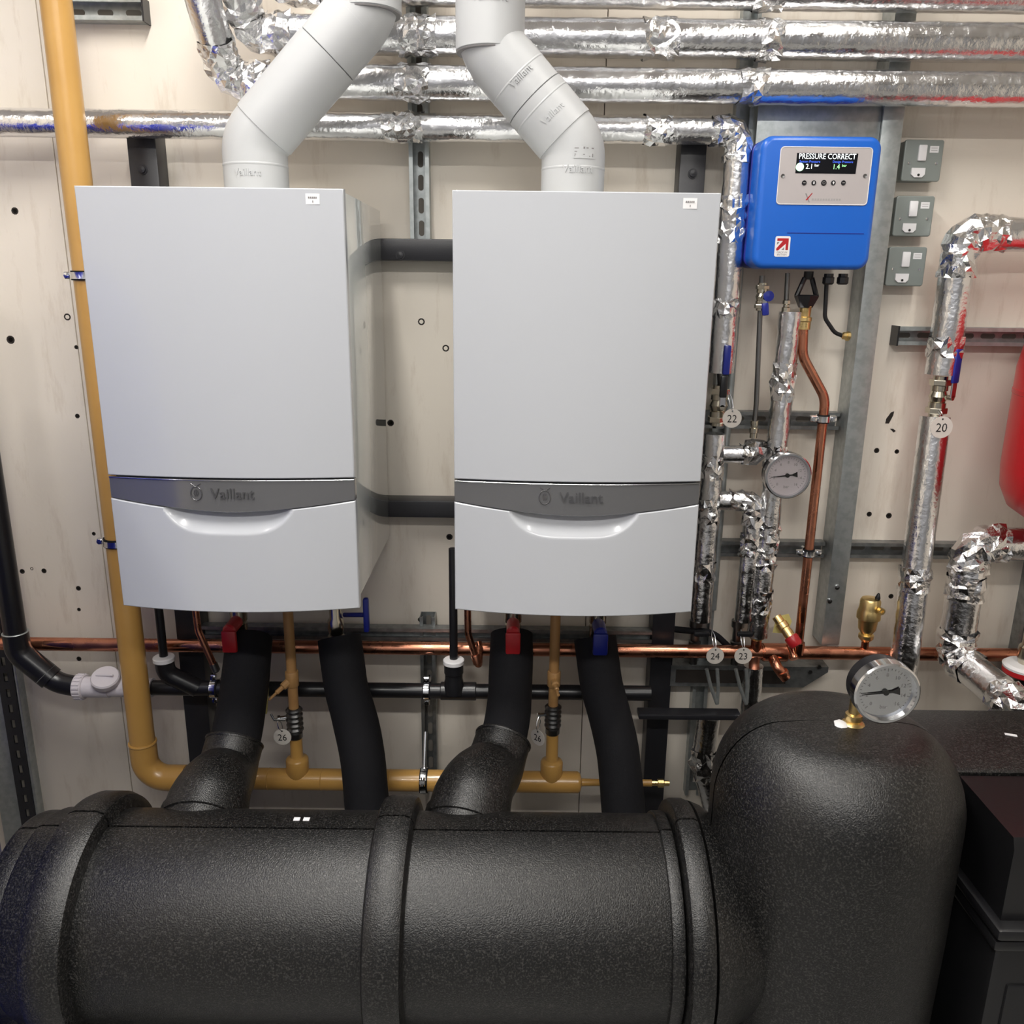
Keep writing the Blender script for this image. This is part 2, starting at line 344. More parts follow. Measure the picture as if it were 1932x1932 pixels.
# ------------------------------------------------------------ boilers
BW, BH, BD = .48, .80, .4555
def make_boiler(X, label, logo_y):
    t = thing('gas_boiler', label, 'boiler', (X, 0, 0), 'white wall-hung gas boilers')
    bulge = lambda x, z: .003+.029*(1-max(0, min(1, z/BH)))**1.2
    def yf(u, z): return -BD+.003*0-bulge(u, z)*(1-(2*u-1)**2)*.97
    z1 = lambda u: .2700
    def z2(u):
        q = abs(2*u-1); return .2035+.0225*min(1, q**1.55)*1.0
    body = G().span((X+.004, -BD+.022, .012), (X+BW-.004, 0, BH-.002), .003)
    put(body, 'casing', 'white_side', t)
    put(G().span((X+.02, -BD+.03, -.004), (X+BW-.02, -.03, .02), .004), 'base_tray', 'galv_dark', t)
    def shell(name, lo, hi, m, nu=36, nv=24, off=0, dent=None, th=.019):
        g = G()
        def fr(u, v):
            z = lo(u)+(hi(u)-lo(u))*v; y = yf(u, z)+off+(dent(u, z) if dent else 0)
            return V((X+u*BW, y, z))
        us = [0, .0035]+[i/nu for i in range(1, nu)]+[.9965, 1]; hh = abs(hi(.5)-lo(.5)); ev = min(.2, .0017/hh)
        vl = [0, ev]+[j/nv for j in range(1, nv) if ev*1.2 < j/nv < 1-ev*1.2]+[1-ev, 1]
        fr0 = fr
        def fr(u, v):
            p = fr0(u, v)
            if u in (0, 1) or v in (0, 1): p.y += .0016
            return p
        M_ = len(us)
        g.add([fr(u, v) for v in vl for u in us], [(j*M_+i, j*M_+i+1, (j+1)*M_+i+1, (j+1)*M_+i) for j in range(len(vl)-1) for i in range(M_-1)])
        bk = lambda u, v: V((X+u*BW, -BD+th, lo(u)+(hi(u)-lo(u))*v))
        for q in (0, 1): g.add([P_ for v in vl for P_ in (fr(q, v), bk(q, v))], [(2*j, 2*j+1, 2*j+3, 2*j+2) for j in range(len(vl)-1)])
        for q in (0, 1): g.add([P_ for u in us for P_ in (fr(u, q), bk(u, q))], [(2*j, 2*j+1, 2*j+3, 2*j+2) for j in range(len(us)-1)])
        bmesh.ops.remove_doubles(g.bm, verts=g.bm.verts, dist=1e-6)
        return put(g, name, m, t, ang=32)
    up = shell('upper_panel', lambda u: z1(u)+.0022, lambda u: BH, 'white', 36, 40)
    bd = shell('trim_band', lambda u: z2(u)+.0008, lambda u: z1(u)-.0012, 'band', 48, 6, off=.0015)
    put(G().tube([V((X+(.003+.994*k/30)*BW, yf(k/30, .2675)+.0006, .2678)) for k in range(31)], .0012, 8), 'trim_edge', 'chrome', t)
    def rec(u, z):
        q = (u-.487)/.262
        if abs(q) >= 1: return 0
        top = z2(u); bot = .1585+.049*(abs(q)**4.2)
        if z <= bot or bot >= top: return 0
        k = min(1, (z-bot)/max(top-bot, 1e-4)); w = 1-abs(q)**6
        k = k*k*(3-2*k); return .030*k**.8*w
    fl = shell('front_flap', lambda u: 0, lambda u: z2(u)-.0008, 'white', 120, 90, dent=rec)
    put(G().grid(30, 1, lambda u, v: V((X+(.25+.5*u)*BW, -BD+.03, .19+.05*v))), 'recess_back', 'band', t)
    # raised lettering and emblem on the band
    cx = X+BW*.485; zc = logo_y
    surf = lambda x, z, d: V((x, yf((x-X)/BW, z)+.0015-d, z))
    put(text_g('Vaillant', .0295, lambda x, y, d: surf(cx+.014+x*.97, zc+y, d*1.), .0032), 'raised_lettering', 'band_l', bd)
    ex, ez = cx-.0565, zc+.0015
    ring = [surf(ex+.0108*math.cos(a), ez-.001+.0135*math.sin(a), .0010) for a in [2*PI*k/24 for k in range(24)]]
    g = G().tube(ring, .0011, 6, closed=True)
    for q in (-1, 1):
        g.tube([surf(ex+q*.0012, ez+.0115, .001), surf(ex+q*.004, ez+.015, .001), surf(ex+q*.0095, ez+.0185, .001)], .0010, 6)
        g.tube([surf(ex+q*.003, ez+.005, .001), surf(ex+q*.0042, ez-.001, .001), surf(ex+q*.0015, ez-.007, .001)], .0009, 6)
    g.tube([surf(ex, ez+.007, .001), surf(ex, ez-.005, .001)], .0012, 6)
    put(g, 'raised_emblem', 'band_l', bd)
    sx = X+.425; s = G().prism([(-.0125, -.009), (.0125, -.009), (.0125, .009), (-.0125, .009)], lambda u, v, d: V((sx+u, yf((sx-X)/BW, .78)-d-.0002, .782+v)), 0, .0004)
    st = put(s, 'sticker', 'paper', t)
    g = G()
    for k in range(5): g.span((sx-.008+k*.0033, yf(.88, .78)-.0012, .783), (sx-.0057+k*.0033, yf(.88, .78)-.0006, .786))
    g.span((sx-.0005, yf(.88, .78)-.0012, .776), (sx+.001, yf(.88, .78)-.0006, .7795))
    put(g, 'sticker_print', 'ink_g', st)
    return t
make_boiler(0, 'left white boiler, its grey band tinted blue, beside the yellow gas pipe', .241)
make_boiler(.6743, 'right white boiler beside the foil-clad vertical pipes and blue control box', .241)
# ------------------------------------------------------------ flues
FR = .0605
def emboss(s, size, c, ax, xdir, parent, r, spread=0, d=.0012, m='flue'):
    "raised word wrapped on a pipe of radius r: ax pipe direction (= letter up), xdir horizontal in view"
    ax = V(ax).normalized(); out = V((0, -1, 0)); xd = ax.cross(out).normalized()
    if xd.dot(V(xdir)) < 0: xd = -xd
    fn = lambda x, y, dd: V(c)+ax*y+xd*math.sin((x+spread)/r)*(r+dd)+out*math.cos((x+spread)/r)*(r+dd)
    put(text_g(s, size, fn, d), 'raised_lettering', m, parent)
def flue(label, x0, k1, x1, k2, dirx):
    t = thing('flue_pipe', label, 'flue', (x0, -.25, .79)); y = -.25
    A = V((x0, y, .795)); B = V((x0, y, k1)); Cc = V((x1, y, k2)); D = V((x1, y, CZ-.002))
    d = (Cc-B).normalized(); L = (Cc-B).length
    put(G().tube(rounded([A, B, B+d*.055], .064, .006), FR+.0025, 44), 'lower_elbow', 'flue', t)
    le = t.children[-1] if t.children else t
    segs = []
    if dirx > 0:   # left flue: two sleeves on the slope
        cut = [(.030, .22, FR+.0045), (.22, L-.03, FR+.0035)]
    else:
        cut = [(.026, .115, FR+.0045), (.115, L-.045, FR+.0035)]
    for i, (a, b, r) in enumerate(cut):
        lip = [(r-.004, a), (r, a+.0015), (r, b-.001), (r-.004, b)]
        segs.append(put(G().lathe(lip, B, d, 44), 'sloping_sleeve', 'flue', t))
        put(G().lathe([(r-.003, a-.0008), (r-.0022, a), (r-.003, a+.001)], B, d, 44), 'joint_ring', 'ink_g', t)
        if dirx < 0:
            q = b-.021 if i == 0 else b-.035
            put(G().lathe([(r, q-.002), (r+.0006, q-.001), (r+.0006, q+.001), (r, q+.002)], B, d, 44), 'sleeve_rib', 'flue', t)
    ue = put(G().tube(rounded([Cc-d*.075, Cc, Cc+V((0, 0, .05))], .085, .008), FR+.003, 40), 'upper_elbow', 'flue', t)
    put(G().lathe([(FR+.002, -.012), (FR+.006, -.009), (FR+.006, .12), (FR+.002, .122), (FR, .122), (FR, D.z-Cc.z)], Cc, (0, 0, 1), 44), 'vertical_pipe', 'flue', t)
    put(G().lathe([(FR+.0035, -.0135), (FR+.0044, -.0120), (FR+.0035, -.0105)], Cc, (0, 0, 1), 44), 'joint_ring', 'ink_g', t)
    put(G().lathe([(FR+.0025, .062), (FR+.0031, .063), (FR+.0031, .066), (FR+.0025, .067)], A, (0, 0, 1), 44), 'sleeve_rib', 'flue', t)
    return t, segs, ue, d
f1, s1, ue1, d1 = flue('grey-white flue pipe of the left boiler, sloping up to the right', .268, .905, .499, 1.145, 1)
up_, ax_ = V((0, 0, 1)), V((1, 0, 0))
r_ = FR+.0025
emboss('Vaillant', .018, (.268, -.25, .842), up_, ax_, f1, r_)
emboss('Vaillant', .022, V((.268, -.25, .905))+d1*.275, -V((0, 0, 1)).cross(V((0, 1, 0))) if False else d1, ax_, f1, FR+.001, spread=.012)
f2, s2, ue2, d2 = flue('grey-white flue pipe of the right boiler, sloping up to the left', .9015, .905, .735, 1.080, -1)
emboss('Vaillant', .021, (.9015, -.25, .855), up_, ax_, f2, r_, spread=.006, d=.0016)
for c in (.066, .155):
    emboss('Vaillant', .018, V((.9015, -.25, .905))+d2*c, d2, ax_, f2, FR+.0042)
emboss('Vaillant', .024, (.735, -.25, 1.150), up_, ax_, f2, FR+.006, d=.0016)
fn = lambda x, y, d: V((.9015, -.25, 0))+V((math.sin((.018+x)/r_)*(r_+d), -math.cos((.018+x)/r_)*(r_+d), .885+y))
st = put(G().grid(10, 2, lambda u, v: fn((u-.5)*.044, (v-.5)*.022, .0009)), 'sticker', 'flue', f2)
g = G()
for (a, b, yy, h) in [(-.02, -.012, .007, .0016), (-.003, .0005, .008, .0035), (.003, .019, .0078, .0022), (-.02, -.015, .001, .0015), (-.02, .0, -.004, .0012), (-.02, .011, -.007, .0015), (.016, .018, -.005, .006)]:
    g.prism([(a, yy-h/2), (b, yy-h/2), (b, yy+h/2), (a, yy+h/2)], fn, .0009, .0013)
put(g, 'sticker_print', 'ink_g', st)
# ------------------------------------------------------------ boiler frame and wall struts
bar('left black frame upright running behind the left boiler', (-.093, .0, FZ), (-.027, WY, .965), bolts=[(-.062, .88)])
bar('right black frame upright behind the right boiler', (1.16, .0, FZ), (1.219, WY, .965), bolts=[(1.19, .885)])
bar('upper black cross rail between the two boilers', (-.027, .0, .688), (1.16, WY-.002, .737), bolts=[(.52, .70)])
bar('lower black cross rail between the two boilers', (-.027, .0, .064), (1.16, WY-.002, .108))
channel('galvanised slotted strut standing between the flues above the black rail', (.565, WY, .738), (.565, WY, 1.5), (0, -1, 0), .046, .04, 'galv', .05)
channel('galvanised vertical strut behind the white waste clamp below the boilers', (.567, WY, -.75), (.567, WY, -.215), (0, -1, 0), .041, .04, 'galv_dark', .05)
p = at(1408, 100, WY)
channel('galvanised vertical strut just left of the blue box, behind the foil pipes', (p.x, WY, -.75), (p.x, WY, 1.5), (0, -1, 0), .041, .03, 'galv', 0)
channel('short galvanised strut with open slots behind the top of the yellow gas pipe', at(120, 24, WY), at(280, 26, WY), (0, -1, 0), .045, .035, 'galv', .05, cap=1)
a = at(1683, 632, WY); b = at(1960, 632, WY); b.z = a.z
channel('galvanised slotted wall strut with black end cap behind tag 20 pipe', a, (2.6, WY, a.z), (0, -1, 0), .043, .038, 'galv', .05, cap=-1)
a = at(1600, 1032, WY)
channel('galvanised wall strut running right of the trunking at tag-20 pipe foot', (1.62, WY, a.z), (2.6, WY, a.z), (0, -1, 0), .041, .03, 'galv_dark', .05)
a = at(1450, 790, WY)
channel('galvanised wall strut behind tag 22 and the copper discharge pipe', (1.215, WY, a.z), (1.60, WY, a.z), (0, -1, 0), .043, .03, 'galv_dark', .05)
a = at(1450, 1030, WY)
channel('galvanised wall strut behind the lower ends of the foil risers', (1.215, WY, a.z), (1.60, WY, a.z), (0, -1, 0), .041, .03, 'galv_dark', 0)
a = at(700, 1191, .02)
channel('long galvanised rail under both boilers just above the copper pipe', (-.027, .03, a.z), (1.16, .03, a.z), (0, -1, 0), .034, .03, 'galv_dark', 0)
# trunking
p = at(1672, 250, .0); q = at(1705, 250, .0)
t = thing('cable_trunking', 'tall galvanised trunking behind the right side of the blue box', 'trunking', (1.62, WY, -.2))
xa, xb = at(1622, 600, -.012).x, at(1658, 600, -.012).x
put(G().span((xa, -.012, at(1580, 1215, 0).z), (xb, WY, 1.6), .001), 'trunking_body', 'galv', t)
put(G().span((xa-.0005, -.0135, at(1580, 1212, 0).z), (xb+.0005, -.0125, 1.6), .0003), 'trunking_lid', 'galv', t)
for u, v in ((1579, 1108), (1565, 1134)):
    put(G().lathe([(.0075, 0), (.006, .003), (0, .0035)], at(u, v, -.0138), (0, -1, 0), 12), 'screw', 'chrome', t)
a = at(1422, 243, .02); b = at(1640, 190, .02)
solo(G().span((a.x, -.005, a.z-.12), (xa-.001, WY, b.z), .001), 'mounting_panel', 'galv', 'galvanised back panel behind the top of the blue box', 'panel')
# slotted strip at lower left
t = thing('slotted_strut', 'slotted strut at the lower left below the black soil pipe', 'strut', (-.45, WY, FZ))
pa = at(12, 1300, .03); xs = pa.x
put(G().span((xs-.075, WY-.03, FZ), (xs-.018, WY, -.16), .001), 'flange', 'galv', t)
put(G().span((xs+.026, WY-.03, FZ), (xs+.034, WY, -.16), .001), 'edge', 'galv', t)
g = G(); z = FZ
g.span((xs-.018, WY-.032, FZ), (xs-.001, WY-.028, -.16)); g.span((xs+.010, WY-.032, FZ), (xs+.026, WY-.028, -.16))
while z < -.17:
    g.span((xs-.001, WY-.032, z), (xs+.010, WY-.028, z+.022)); z += .047
put(g, 'perforated_web', 'black', t)
# chamfered bracket arm under copper pipe on right
a = at(1330, 1280, .0)
t = thing('bracket_arm', 'dark bracket arm with chamfered end under the copper pipe', 'bracket', (1.3, WY, a.z))
x2 = at(1562, 1270, 0).x; x1 = at(1515, 1300, 0).x; z1 = at(1500, 1258, 0).z; z0 = at(1500, 1297, 0).z
put(G().prism([(1.215, z0), (x1, z0), (x2, z1-.015), (x2, z1), (1.215, z1)], lambda u, v, d: V((u, d, v)), .0, WY-.001), 'arm_plate', 'galv_dark', t)
for u, v in ((1528, 1267), (1545, 1258)): put(G().lathe([(.007, 0), (.006, .004), (0, .004)], at(u, v, .0), (0, -1, 0), 6), 'bolt', 'steel', t)
put(G().span((1.23, -.003, z0+.012), (x1-.05, .001, z1-.012)), 'arm_slot', 'hole', t)
# ------------------------------------------------------------ foil clad pipes on the wall
YP = -.036
def P(u, v, y=YP): return at(u, v, y)
def horiz(label, u0, v0, r, joints, up=None, x_end=3.55, y=-.062, ext=.05):
    a = P(u0, v0, y); pts = [V((a.x, y, a.z)), V((x_end, y, a.z))]
    pts = [a+V((0, -.34, .36))]+pts
    return foil(label, pts, r, .045, [(1, (P(u, v0, y).x-a.x)/(x_end-a.x), l) for u, l in joints], ext=ext)
horiz('topmost foil pipe just entering the frame above the flues', 520, -30, .039, [(1450, .06)])
horiz('second foil pipe from the top, bending up at its left end', 468, 64, .0385, [(790, .08), (1245, .07), (1450, .05)])
horiz('third foil pipe from the top, its elbow lowest left of the flue', 428, 152, .0355, [(780, .07), (1420, .06)])
a = P(10, 232); z = P(700, 238).z; xr = P(1395, 248).x
z = (a.z+z)/2
vb = P(1373, 703)
t4 = foil('foil pipe behind the flue bases, turning down beside the blue box', [(-.52, YP, 1.25), (-.52, YP, z), (xr, YP, z), (xr, YP, vb.z)], .0295, .03,
          [(1, (P(760, 240).x+.52)/(xr+.52), .09), (1, (P(1240, 240).x+.52)/(xr+.52), .06), (2, .35, .10), (2, .72, .04)])
c = P(1378, 640, YP-.02)
solo(G().box((xr+.002, YP-.036, P(1380, 677).z), (.017, .012, .068), .004), 'valve_lever', 'blue_k', 'dark blue lever set in the foil above tag 22', 'valve handle', loc=(xr+.002, YP-.036, P(1380, 677).z))
# ball valve under it, tag 22
v22 = P(1374, 765); v22.x = xr
t = lever_valve('dark ball valve with black lever in the foil riser at tag 22', v22, (0, 0, 1), .021, 'nickel', 'plastic_k', None, (0, 0, 1), .075)
number_tag('22', 'round white tag numbered 22 on the foil riser right of the boiler', P(1381, 789, -.078), P(1374, 738, -.068))
# lower left riser (1) with two crossovers
top1 = P(1364, 818); xr1 = xr-.004
b1 = P(1340, 1170)
foil('leftmost foil riser below tag 22, nearest the right boiler', [(xr1, YP, top1.z), (xr1, YP, b1.z)], .0255, .03, [(0, .17, .06), (0, .40, .06), (0, .72, .05)], rough=1.6)
x2 = P(1413, 1060).x; zx = P(1400, 945).z
foil('middle foil riser branching off the leftmost riser below the gauge', [(xr1+.02, YP, zx), (x2, YP, zx), (x2, YP, P(1400, 1170).z)], .0235, .028, [(1, .35, .06)], amp=.007, rough=2)
x3 = P(1460, 870).x
foil('right foil riser carrying the upper pressure gauge', [(x3+.006, YP, P(1480, 588).z), (x3, YP, P(1452, 1200).z)], .0262, .03, [(0, .20, .09), (0, .42, .05), (0, .70, .12), (0, .88, .06)], rough=1.8)
foil('short foil stub below the copper tee, beside tag 23', [(x3-.002, YP, P(1445, 1256).z), (x3-.002, YP, P(1440, 1345).z)], .0255, .03, rough=2)
zx2 = P(1400, 858).z; xc = P(1416, 850).x
foil('small crumpled foil bend between the leftmost riser and copper tube', [(xr1+.02, YP, zx2), (xc+.012, YP, zx2), (xc+.012, YP, zx2+.035)], .022, .022, amp=.011, ext=.012)
solo(G().tube(rounded([(xc+.004, YP, zx2+.05), (xc+.004, YP, P(1415, 760).z), P(1434, 592), P(1438, 520)], .05), .006, 12), 'copper_tube', 'steel', 'thin dulled tube between the blue-handled valve and crumpled foil', 'pipe')
g = G().lathe([(.009, 0), (.009, .012), (.011, .013), (.011, .024), (.008, .026), (.010, .034), (.010, .042), (0, .042)], (xc+.004, YP, zx2+.042), (0, 0, 1), 14)
solo(g, 'compression_fitting', 'nickel', 'small compression fitting at the foot of the thin tube', 'fitting')
p = P(1437, 560)
t = lever_valve('small valve with bright blue lever under the blue box', p, (0, 0, 1), .0135, 'nickel', 'blue_k', None, (.15, 0, -1), .042, hw=.016)
put(G().lathe([(.012, 0), (.012, .006), (0, .008)], p+V((.008, -.024, .002)), (0, -1, 0), 16), 'lever_hub', 'blue_k', t)
p0 = P(1486, 515); p1 = P(1482, 592)
solo(G().tube([p0, p0.lerp(p1, .5), p1], .0055, 12), 'connection_tube', 'steel', 'short bare tube from the blue box into the right foil riser', 'pipe')
solo(G().lathe([(.007, 0), (.010, .002), (.010, .014), (.007, .016), (.007, .02), (.009, .022), (.009, .03), (.006, .032)], P(1482, 592), (0, 0, 1), 8), 'union', 'nickel', 'nickel union on top of the right foil riser', 'fitting')
# right: pipe with tag 20
xe = P(1785, 680).x; ze = P(1880, 442).z
xt = P(1806, 500).x
foil('foil pipe coming in at the right edge and turning down to tag 20', [(3.5, YP, ze), (xt, YP, ze), (xt, YP, P(1785, 706).z)], .0375, .035, [(1, .80, .05)], ext=.06)
foil('long smooth foil riser below tag 20', [(xt, YP, P(1765, 786).z), at(1703, 1270, -.098)], .0345, .03, [(0, .62, .06)], rough=.5)
v20 = P(1775, 748); v20.x = xt
t = lever_valve('nickel ball valve with dark blue lever above tag 20', v20, (0, 0, 1), .021, 'nickel', 'blue_k', None, (0, 0, 1), .115, stem=(.52, -.85, 0), hw=.024)
number_tag('20', 'round white tag numbered 20 on the right foil riser', P(1776, 806, -.085), P(1770, 772, -.066), r=.026)
YF = -.104; zf = P(1880, 1026, YF).z; xf = P(1822, 1100, YF).x; zl = P(1800, 1236, YF).z
foil('foil pipe at the lower right looping down and forward over the black casing', [(3.5, YF, zf), (xf, YF, zf), (xf, YF, zl), at(1925, 1338, -.33), at(2060, 1400, -.35)], .041, .04, [(1, .38, .06)], amp=.009)
foil('short foil stub behind the black separator dome', [P(1338, 1350, -.05), P(1325, 1440, -.05), P(1345, 1520, -.05)], .03, .04, amp=.008)
# ------------------------------------------------------------ copper
zc = at(966, 1225, -.03).z
t = thing('copper_main', 'long horizontal copper pipe across the wall below the boilers', 'pipe', (.8, -.03, zc))
put(G().tube(dense([(X0, -.03, zc+.0), (3.5, -.03, zc)], .05), .0175, 24), 'copper_run', 'copper', t)
p = at(1460, 1240, -.03)
put(G().tube(rounded([(p.x-.01, -.03, zc), (p.x-.005, -.075, zc-.02), (p.x+.02, -.08, zc-.05)], .02, .004), .013, 16), 'drain_branch', 'copper', t)
put(G().lathe([(.024, -.03), (.024, .03), (.021, .034), (.021, -.034)], (p.x, -.03, zc), (1, 0, 0), 24), 'tee_fitting', 'copper', t)
put(G().cyl((x3, -.033, P(1452, 1190).z), (x3, -.033, P(1445, 1270).z), .0135, 18), 'tee_stub', 'copper', t)
put(G().lathe([(.015, 0), (.0175, .003), (.0175, .009), (.015, .012)], (x3, -.033, P(1452, 1207).z), (0, 0, 1), 18), 'brass_ring', 'brass', t)
put(G().lathe([(.0145, -.006), (.016, 0), (.0145, .006)], (p.x+.01, -.079, zc-.035), (.4, 0, -.8), 16), 'drain_collar', 'copper', t)
# discharge pipe with S bend
t = thing('discharge_pipe', 'copper discharge pipe with an S bend under the black tundish', 'pipe', P(1515, 640))
pts = [P(1515, 600), P(1513, 668), P(1557, 748), P(1556, 790)]
xx = P(1553, 790).x
pts = [P(1516, 605), P(1514, 672), V((xx, YP, P(1555, 752).z)), V((xx, YP, zc))]
put(G().tube(dense(rounded(pts, [.07, .07], .006), .02), .0115, 18), 'copper_pipe', 'copper', t)
put(G().lathe([(.0125, 0), (.015, .001), (.015, .018), (.0165, .02), (.0165, .028), (.0125, .03), (.0135, .05), (.015, .052), (.015, .068), (0, .07)], P(1516, 622), (0, 0, 1), 18), 'brass_adaptor', 'brass', t)
put(G().lathe([(.0155, -.02), (.0155, .012), (.0125, .014)], (xx, YP, zc+.02), (0, 0, 1), 18), 'solder_socket', 'copper', t)
for v, nm in ((790, 'upper'), (1043, 'lower')):
    c = V((xx, YP, at(1550, v, YP).z)); clip('%s zinc pipe clamp on the copper discharge pipe' % nm, c, (0, 0, 1), .0116, blen=.03, side=(1, 0, 0))
# tundish
c = P(1523, 545)
t = thing('tundish', 'black plastic tundish with triangular window under the blue box', 'tundish', P(1523, 582))
H = [P(1523, v).z for v in (512, 524, 548, 558, 582)]
g = G().lathe([(.012, H[4]), (.016, H[4]+.002), (.027, H[3]-.004), (.028, H[3]), (.025, H[3]+.002), (.022, H[3]-.006)], (c.x, YP, 0), (0, 0, 1), 6)
put(g, 'funnel', 'plastic_k', t)
put(G().lathe([(.009, H[1]-.004), (.011, H[1]), (.011, H[0]), (0, H[0])], (c.x, YP, 0), (0, 0, 1), 12), 'inlet', 'plastic_k', t)
for q in (-1, 1):
    put(G().tube([(c.x+q*.008, YP, H[1]), (c.x+q*.023, YP, H[3]-.001)], .006, 8), 'window_arm', 'plastic_k', t)
# cable glands and cable below the box
t = thing('power_cable', 'black cable curving from the blue box to a brass end', 'cable', P(1562, 530))
put(G().tube(dense(rounded([P(1560, 525), P(1556, 600), P(1575, 628), P(1597, 636)], .03, .005), .02), .0048, 12), 'cable', 'plastic_k', t)
put(G().lathe([(.005, 0), (.0085, .003), (.0085, .010), (.011, .011), (.011, .018), (.008, .02), (0, .021)], P(1588, 633), (1, 0, -.1), 8), 'brass_end', 'brass', t)
for u in (1562, 1589):
    solo(G().lathe([(.010, 0), (.0135, .003), (.0135, .016), (.011, .017), (.011, .024), (0, .024)], P(u, 537, -.06), (0, 0, 1), 8), 'cable_gland', 'plastic_k', 'black cable gland %s under the blue box' % ('with the cable' if u < 1580 else 'without a cable, rightmost'), 'gland')
# loose black cable beside foil drop pipe
solo(G().tube(dense(rounded([P(1368, 470, .0), P(1372, 545, .0), P(1358, 610, .0), P(1356, 700, .0), P(1362, 790, .0)], .06, .01), .02), .005, 10), 'loose_cable', 'plastic_k', 'thin black cable hanging left of the foil drop above tag 22', 'cable')
solo(G().cyl(P(1345, 1150, .03), (P(1345, 1150, .03).x, .03, .9), .009, 14), 'steel_conduit', 'galv', 'thin steel conduit in the shadow right of the right boiler', 'conduit')
# safety valve with red cap
c = at(1478, 1182, -.06); d = V((.45, -.5, -.62)).normalized()
t = thing('safety_valve', 'brass safety valve with red cap and yellow paper tag', 'valve', c)
put(G().lathe([(.012, -.03), (.012, -.012), (.015, -.01), (.015, .004), (.012, .006), (.0135, .02), (.0135, .034)], c, d, 16), 'brass_body', 'brass', t)
put(G().lathe([(.017, .03), (.018, .034), (.018, .052), (.014, .058), (0, .059)], c, d, 12), 'red_cap', 'red_v', t)
put(G().prism([(-.02, -.028), (.018, -.03), (.026, .004), (.016, .024), (-.014, .016)], lambda u, v, q: V((c.x+u-.002, c.y+.012-q, c.z+v+.006)), 0, .001), 'paper_tag', 'ytape', t)
put(G().lathe([(.008, 0), (.008, .03), (.011, .031), (.011, .04), (0, .041)], c+V((.02, 0, -.05)), (.1, -.6, -.5), 12), 'outlet', 'copper', t)
# braided filling loops / levers with tags 24, 23
for num, u, tu in (('24', 1341, 1349), ('23', 1396, 1402)):
    x = {'24': xr1, '23': x2}[num]; zt = P(u, 1170).z
    t = thing('filling_valve', 'dark valve with two steel levers, %s of the pair under the foil risers' % ('left' if num == '24' else 'right'), 'valve', (x, YP, zt))
    put(G().lathe([(.011, 0), (.011, -.03), (.017, -.032), (.017, -.05), (.012, -.052), (.012, -.09), (.016, -.092), (.016, -.125), (.010, -.127), (.010, -.16)], (x, .012, zt+.012), (0, 0, 1), 14), 'valve_body', 'steel', t)
    put(G().box((x, YP-.02, zt-.03), (.04, .012, .014), .004), 'wing_knob', 'plastic_k', t)
    for q in (-1, 1):
        a = P(u+(-8 if q < 0 else 12), 1262, -.06); b = P(u+12, 1328, -.06)
        put(G().tube([a, a.lerp(b, .5)+V((q*.003, 0, 0)), b], .0048, 8), 'steel_lever', 'galv', t)
    number_tag(num, 'white tag %s, the %s of two tags hanging over the copper pipe' % (num, 'left' if num == '24' else 'right'), at(tu, 1237, -.075), at(u+2, 1188, -.05), r=.0225)
# auto air vent
c = at(1632, 1215, -.03); cx = c.x
t = thing('air_vent', 'brass automatic air vent standing on the copper pipe', 'air vent', (cx, -.03, zc))
K = lambda v: at(1632, v, -.03).z
put(G().lathe([(.0095, zc), (.0095, K(1206)), (.0, K(1205))], (cx, -.03, 0), (0, 0, 1), 18), 'copper_stub', 'copper', t)
put(G().lathe([(.014, K(1244)), (.016, K(1238)), (.014, K(1230))], (cx, -.03, 0), (0, 0, 1), 18), 'stub_collar', 'copper', t)
put(G().lathe([(.010, K(1210)), (.019, K(1203)), (.019, K(1197)), (.014, K(1195)), (.022, K(1186)), (.0245, K(1168)), (.0295, K(1166)), (.0295, K(1156)), (.027, K(1150)), (.0255, K(1146)), (.0255, K(1133)), (.022, K(1129)), (.0, K(1127))], (cx, -.03, 0), (0, 0, 1), 30), 'vent_body', 'brass', t)
put(G().lathe([(.008, 0), (.009, .012), (.005, .012), (.004, .006), (0, .006)], V((cx+.014, -.055, K(1144))), (.2, -1, 0), 14), 'vent_nozzle', 'brass', t)
put(G().lathe([(.006, 0), (.007, .004), (.005, .01), (.003, .016), (0, .018)], V((cx+.012, -.04, K(1128))), (.1, 0, 1), 10), 'vent_cap', 'plastic_k', t)
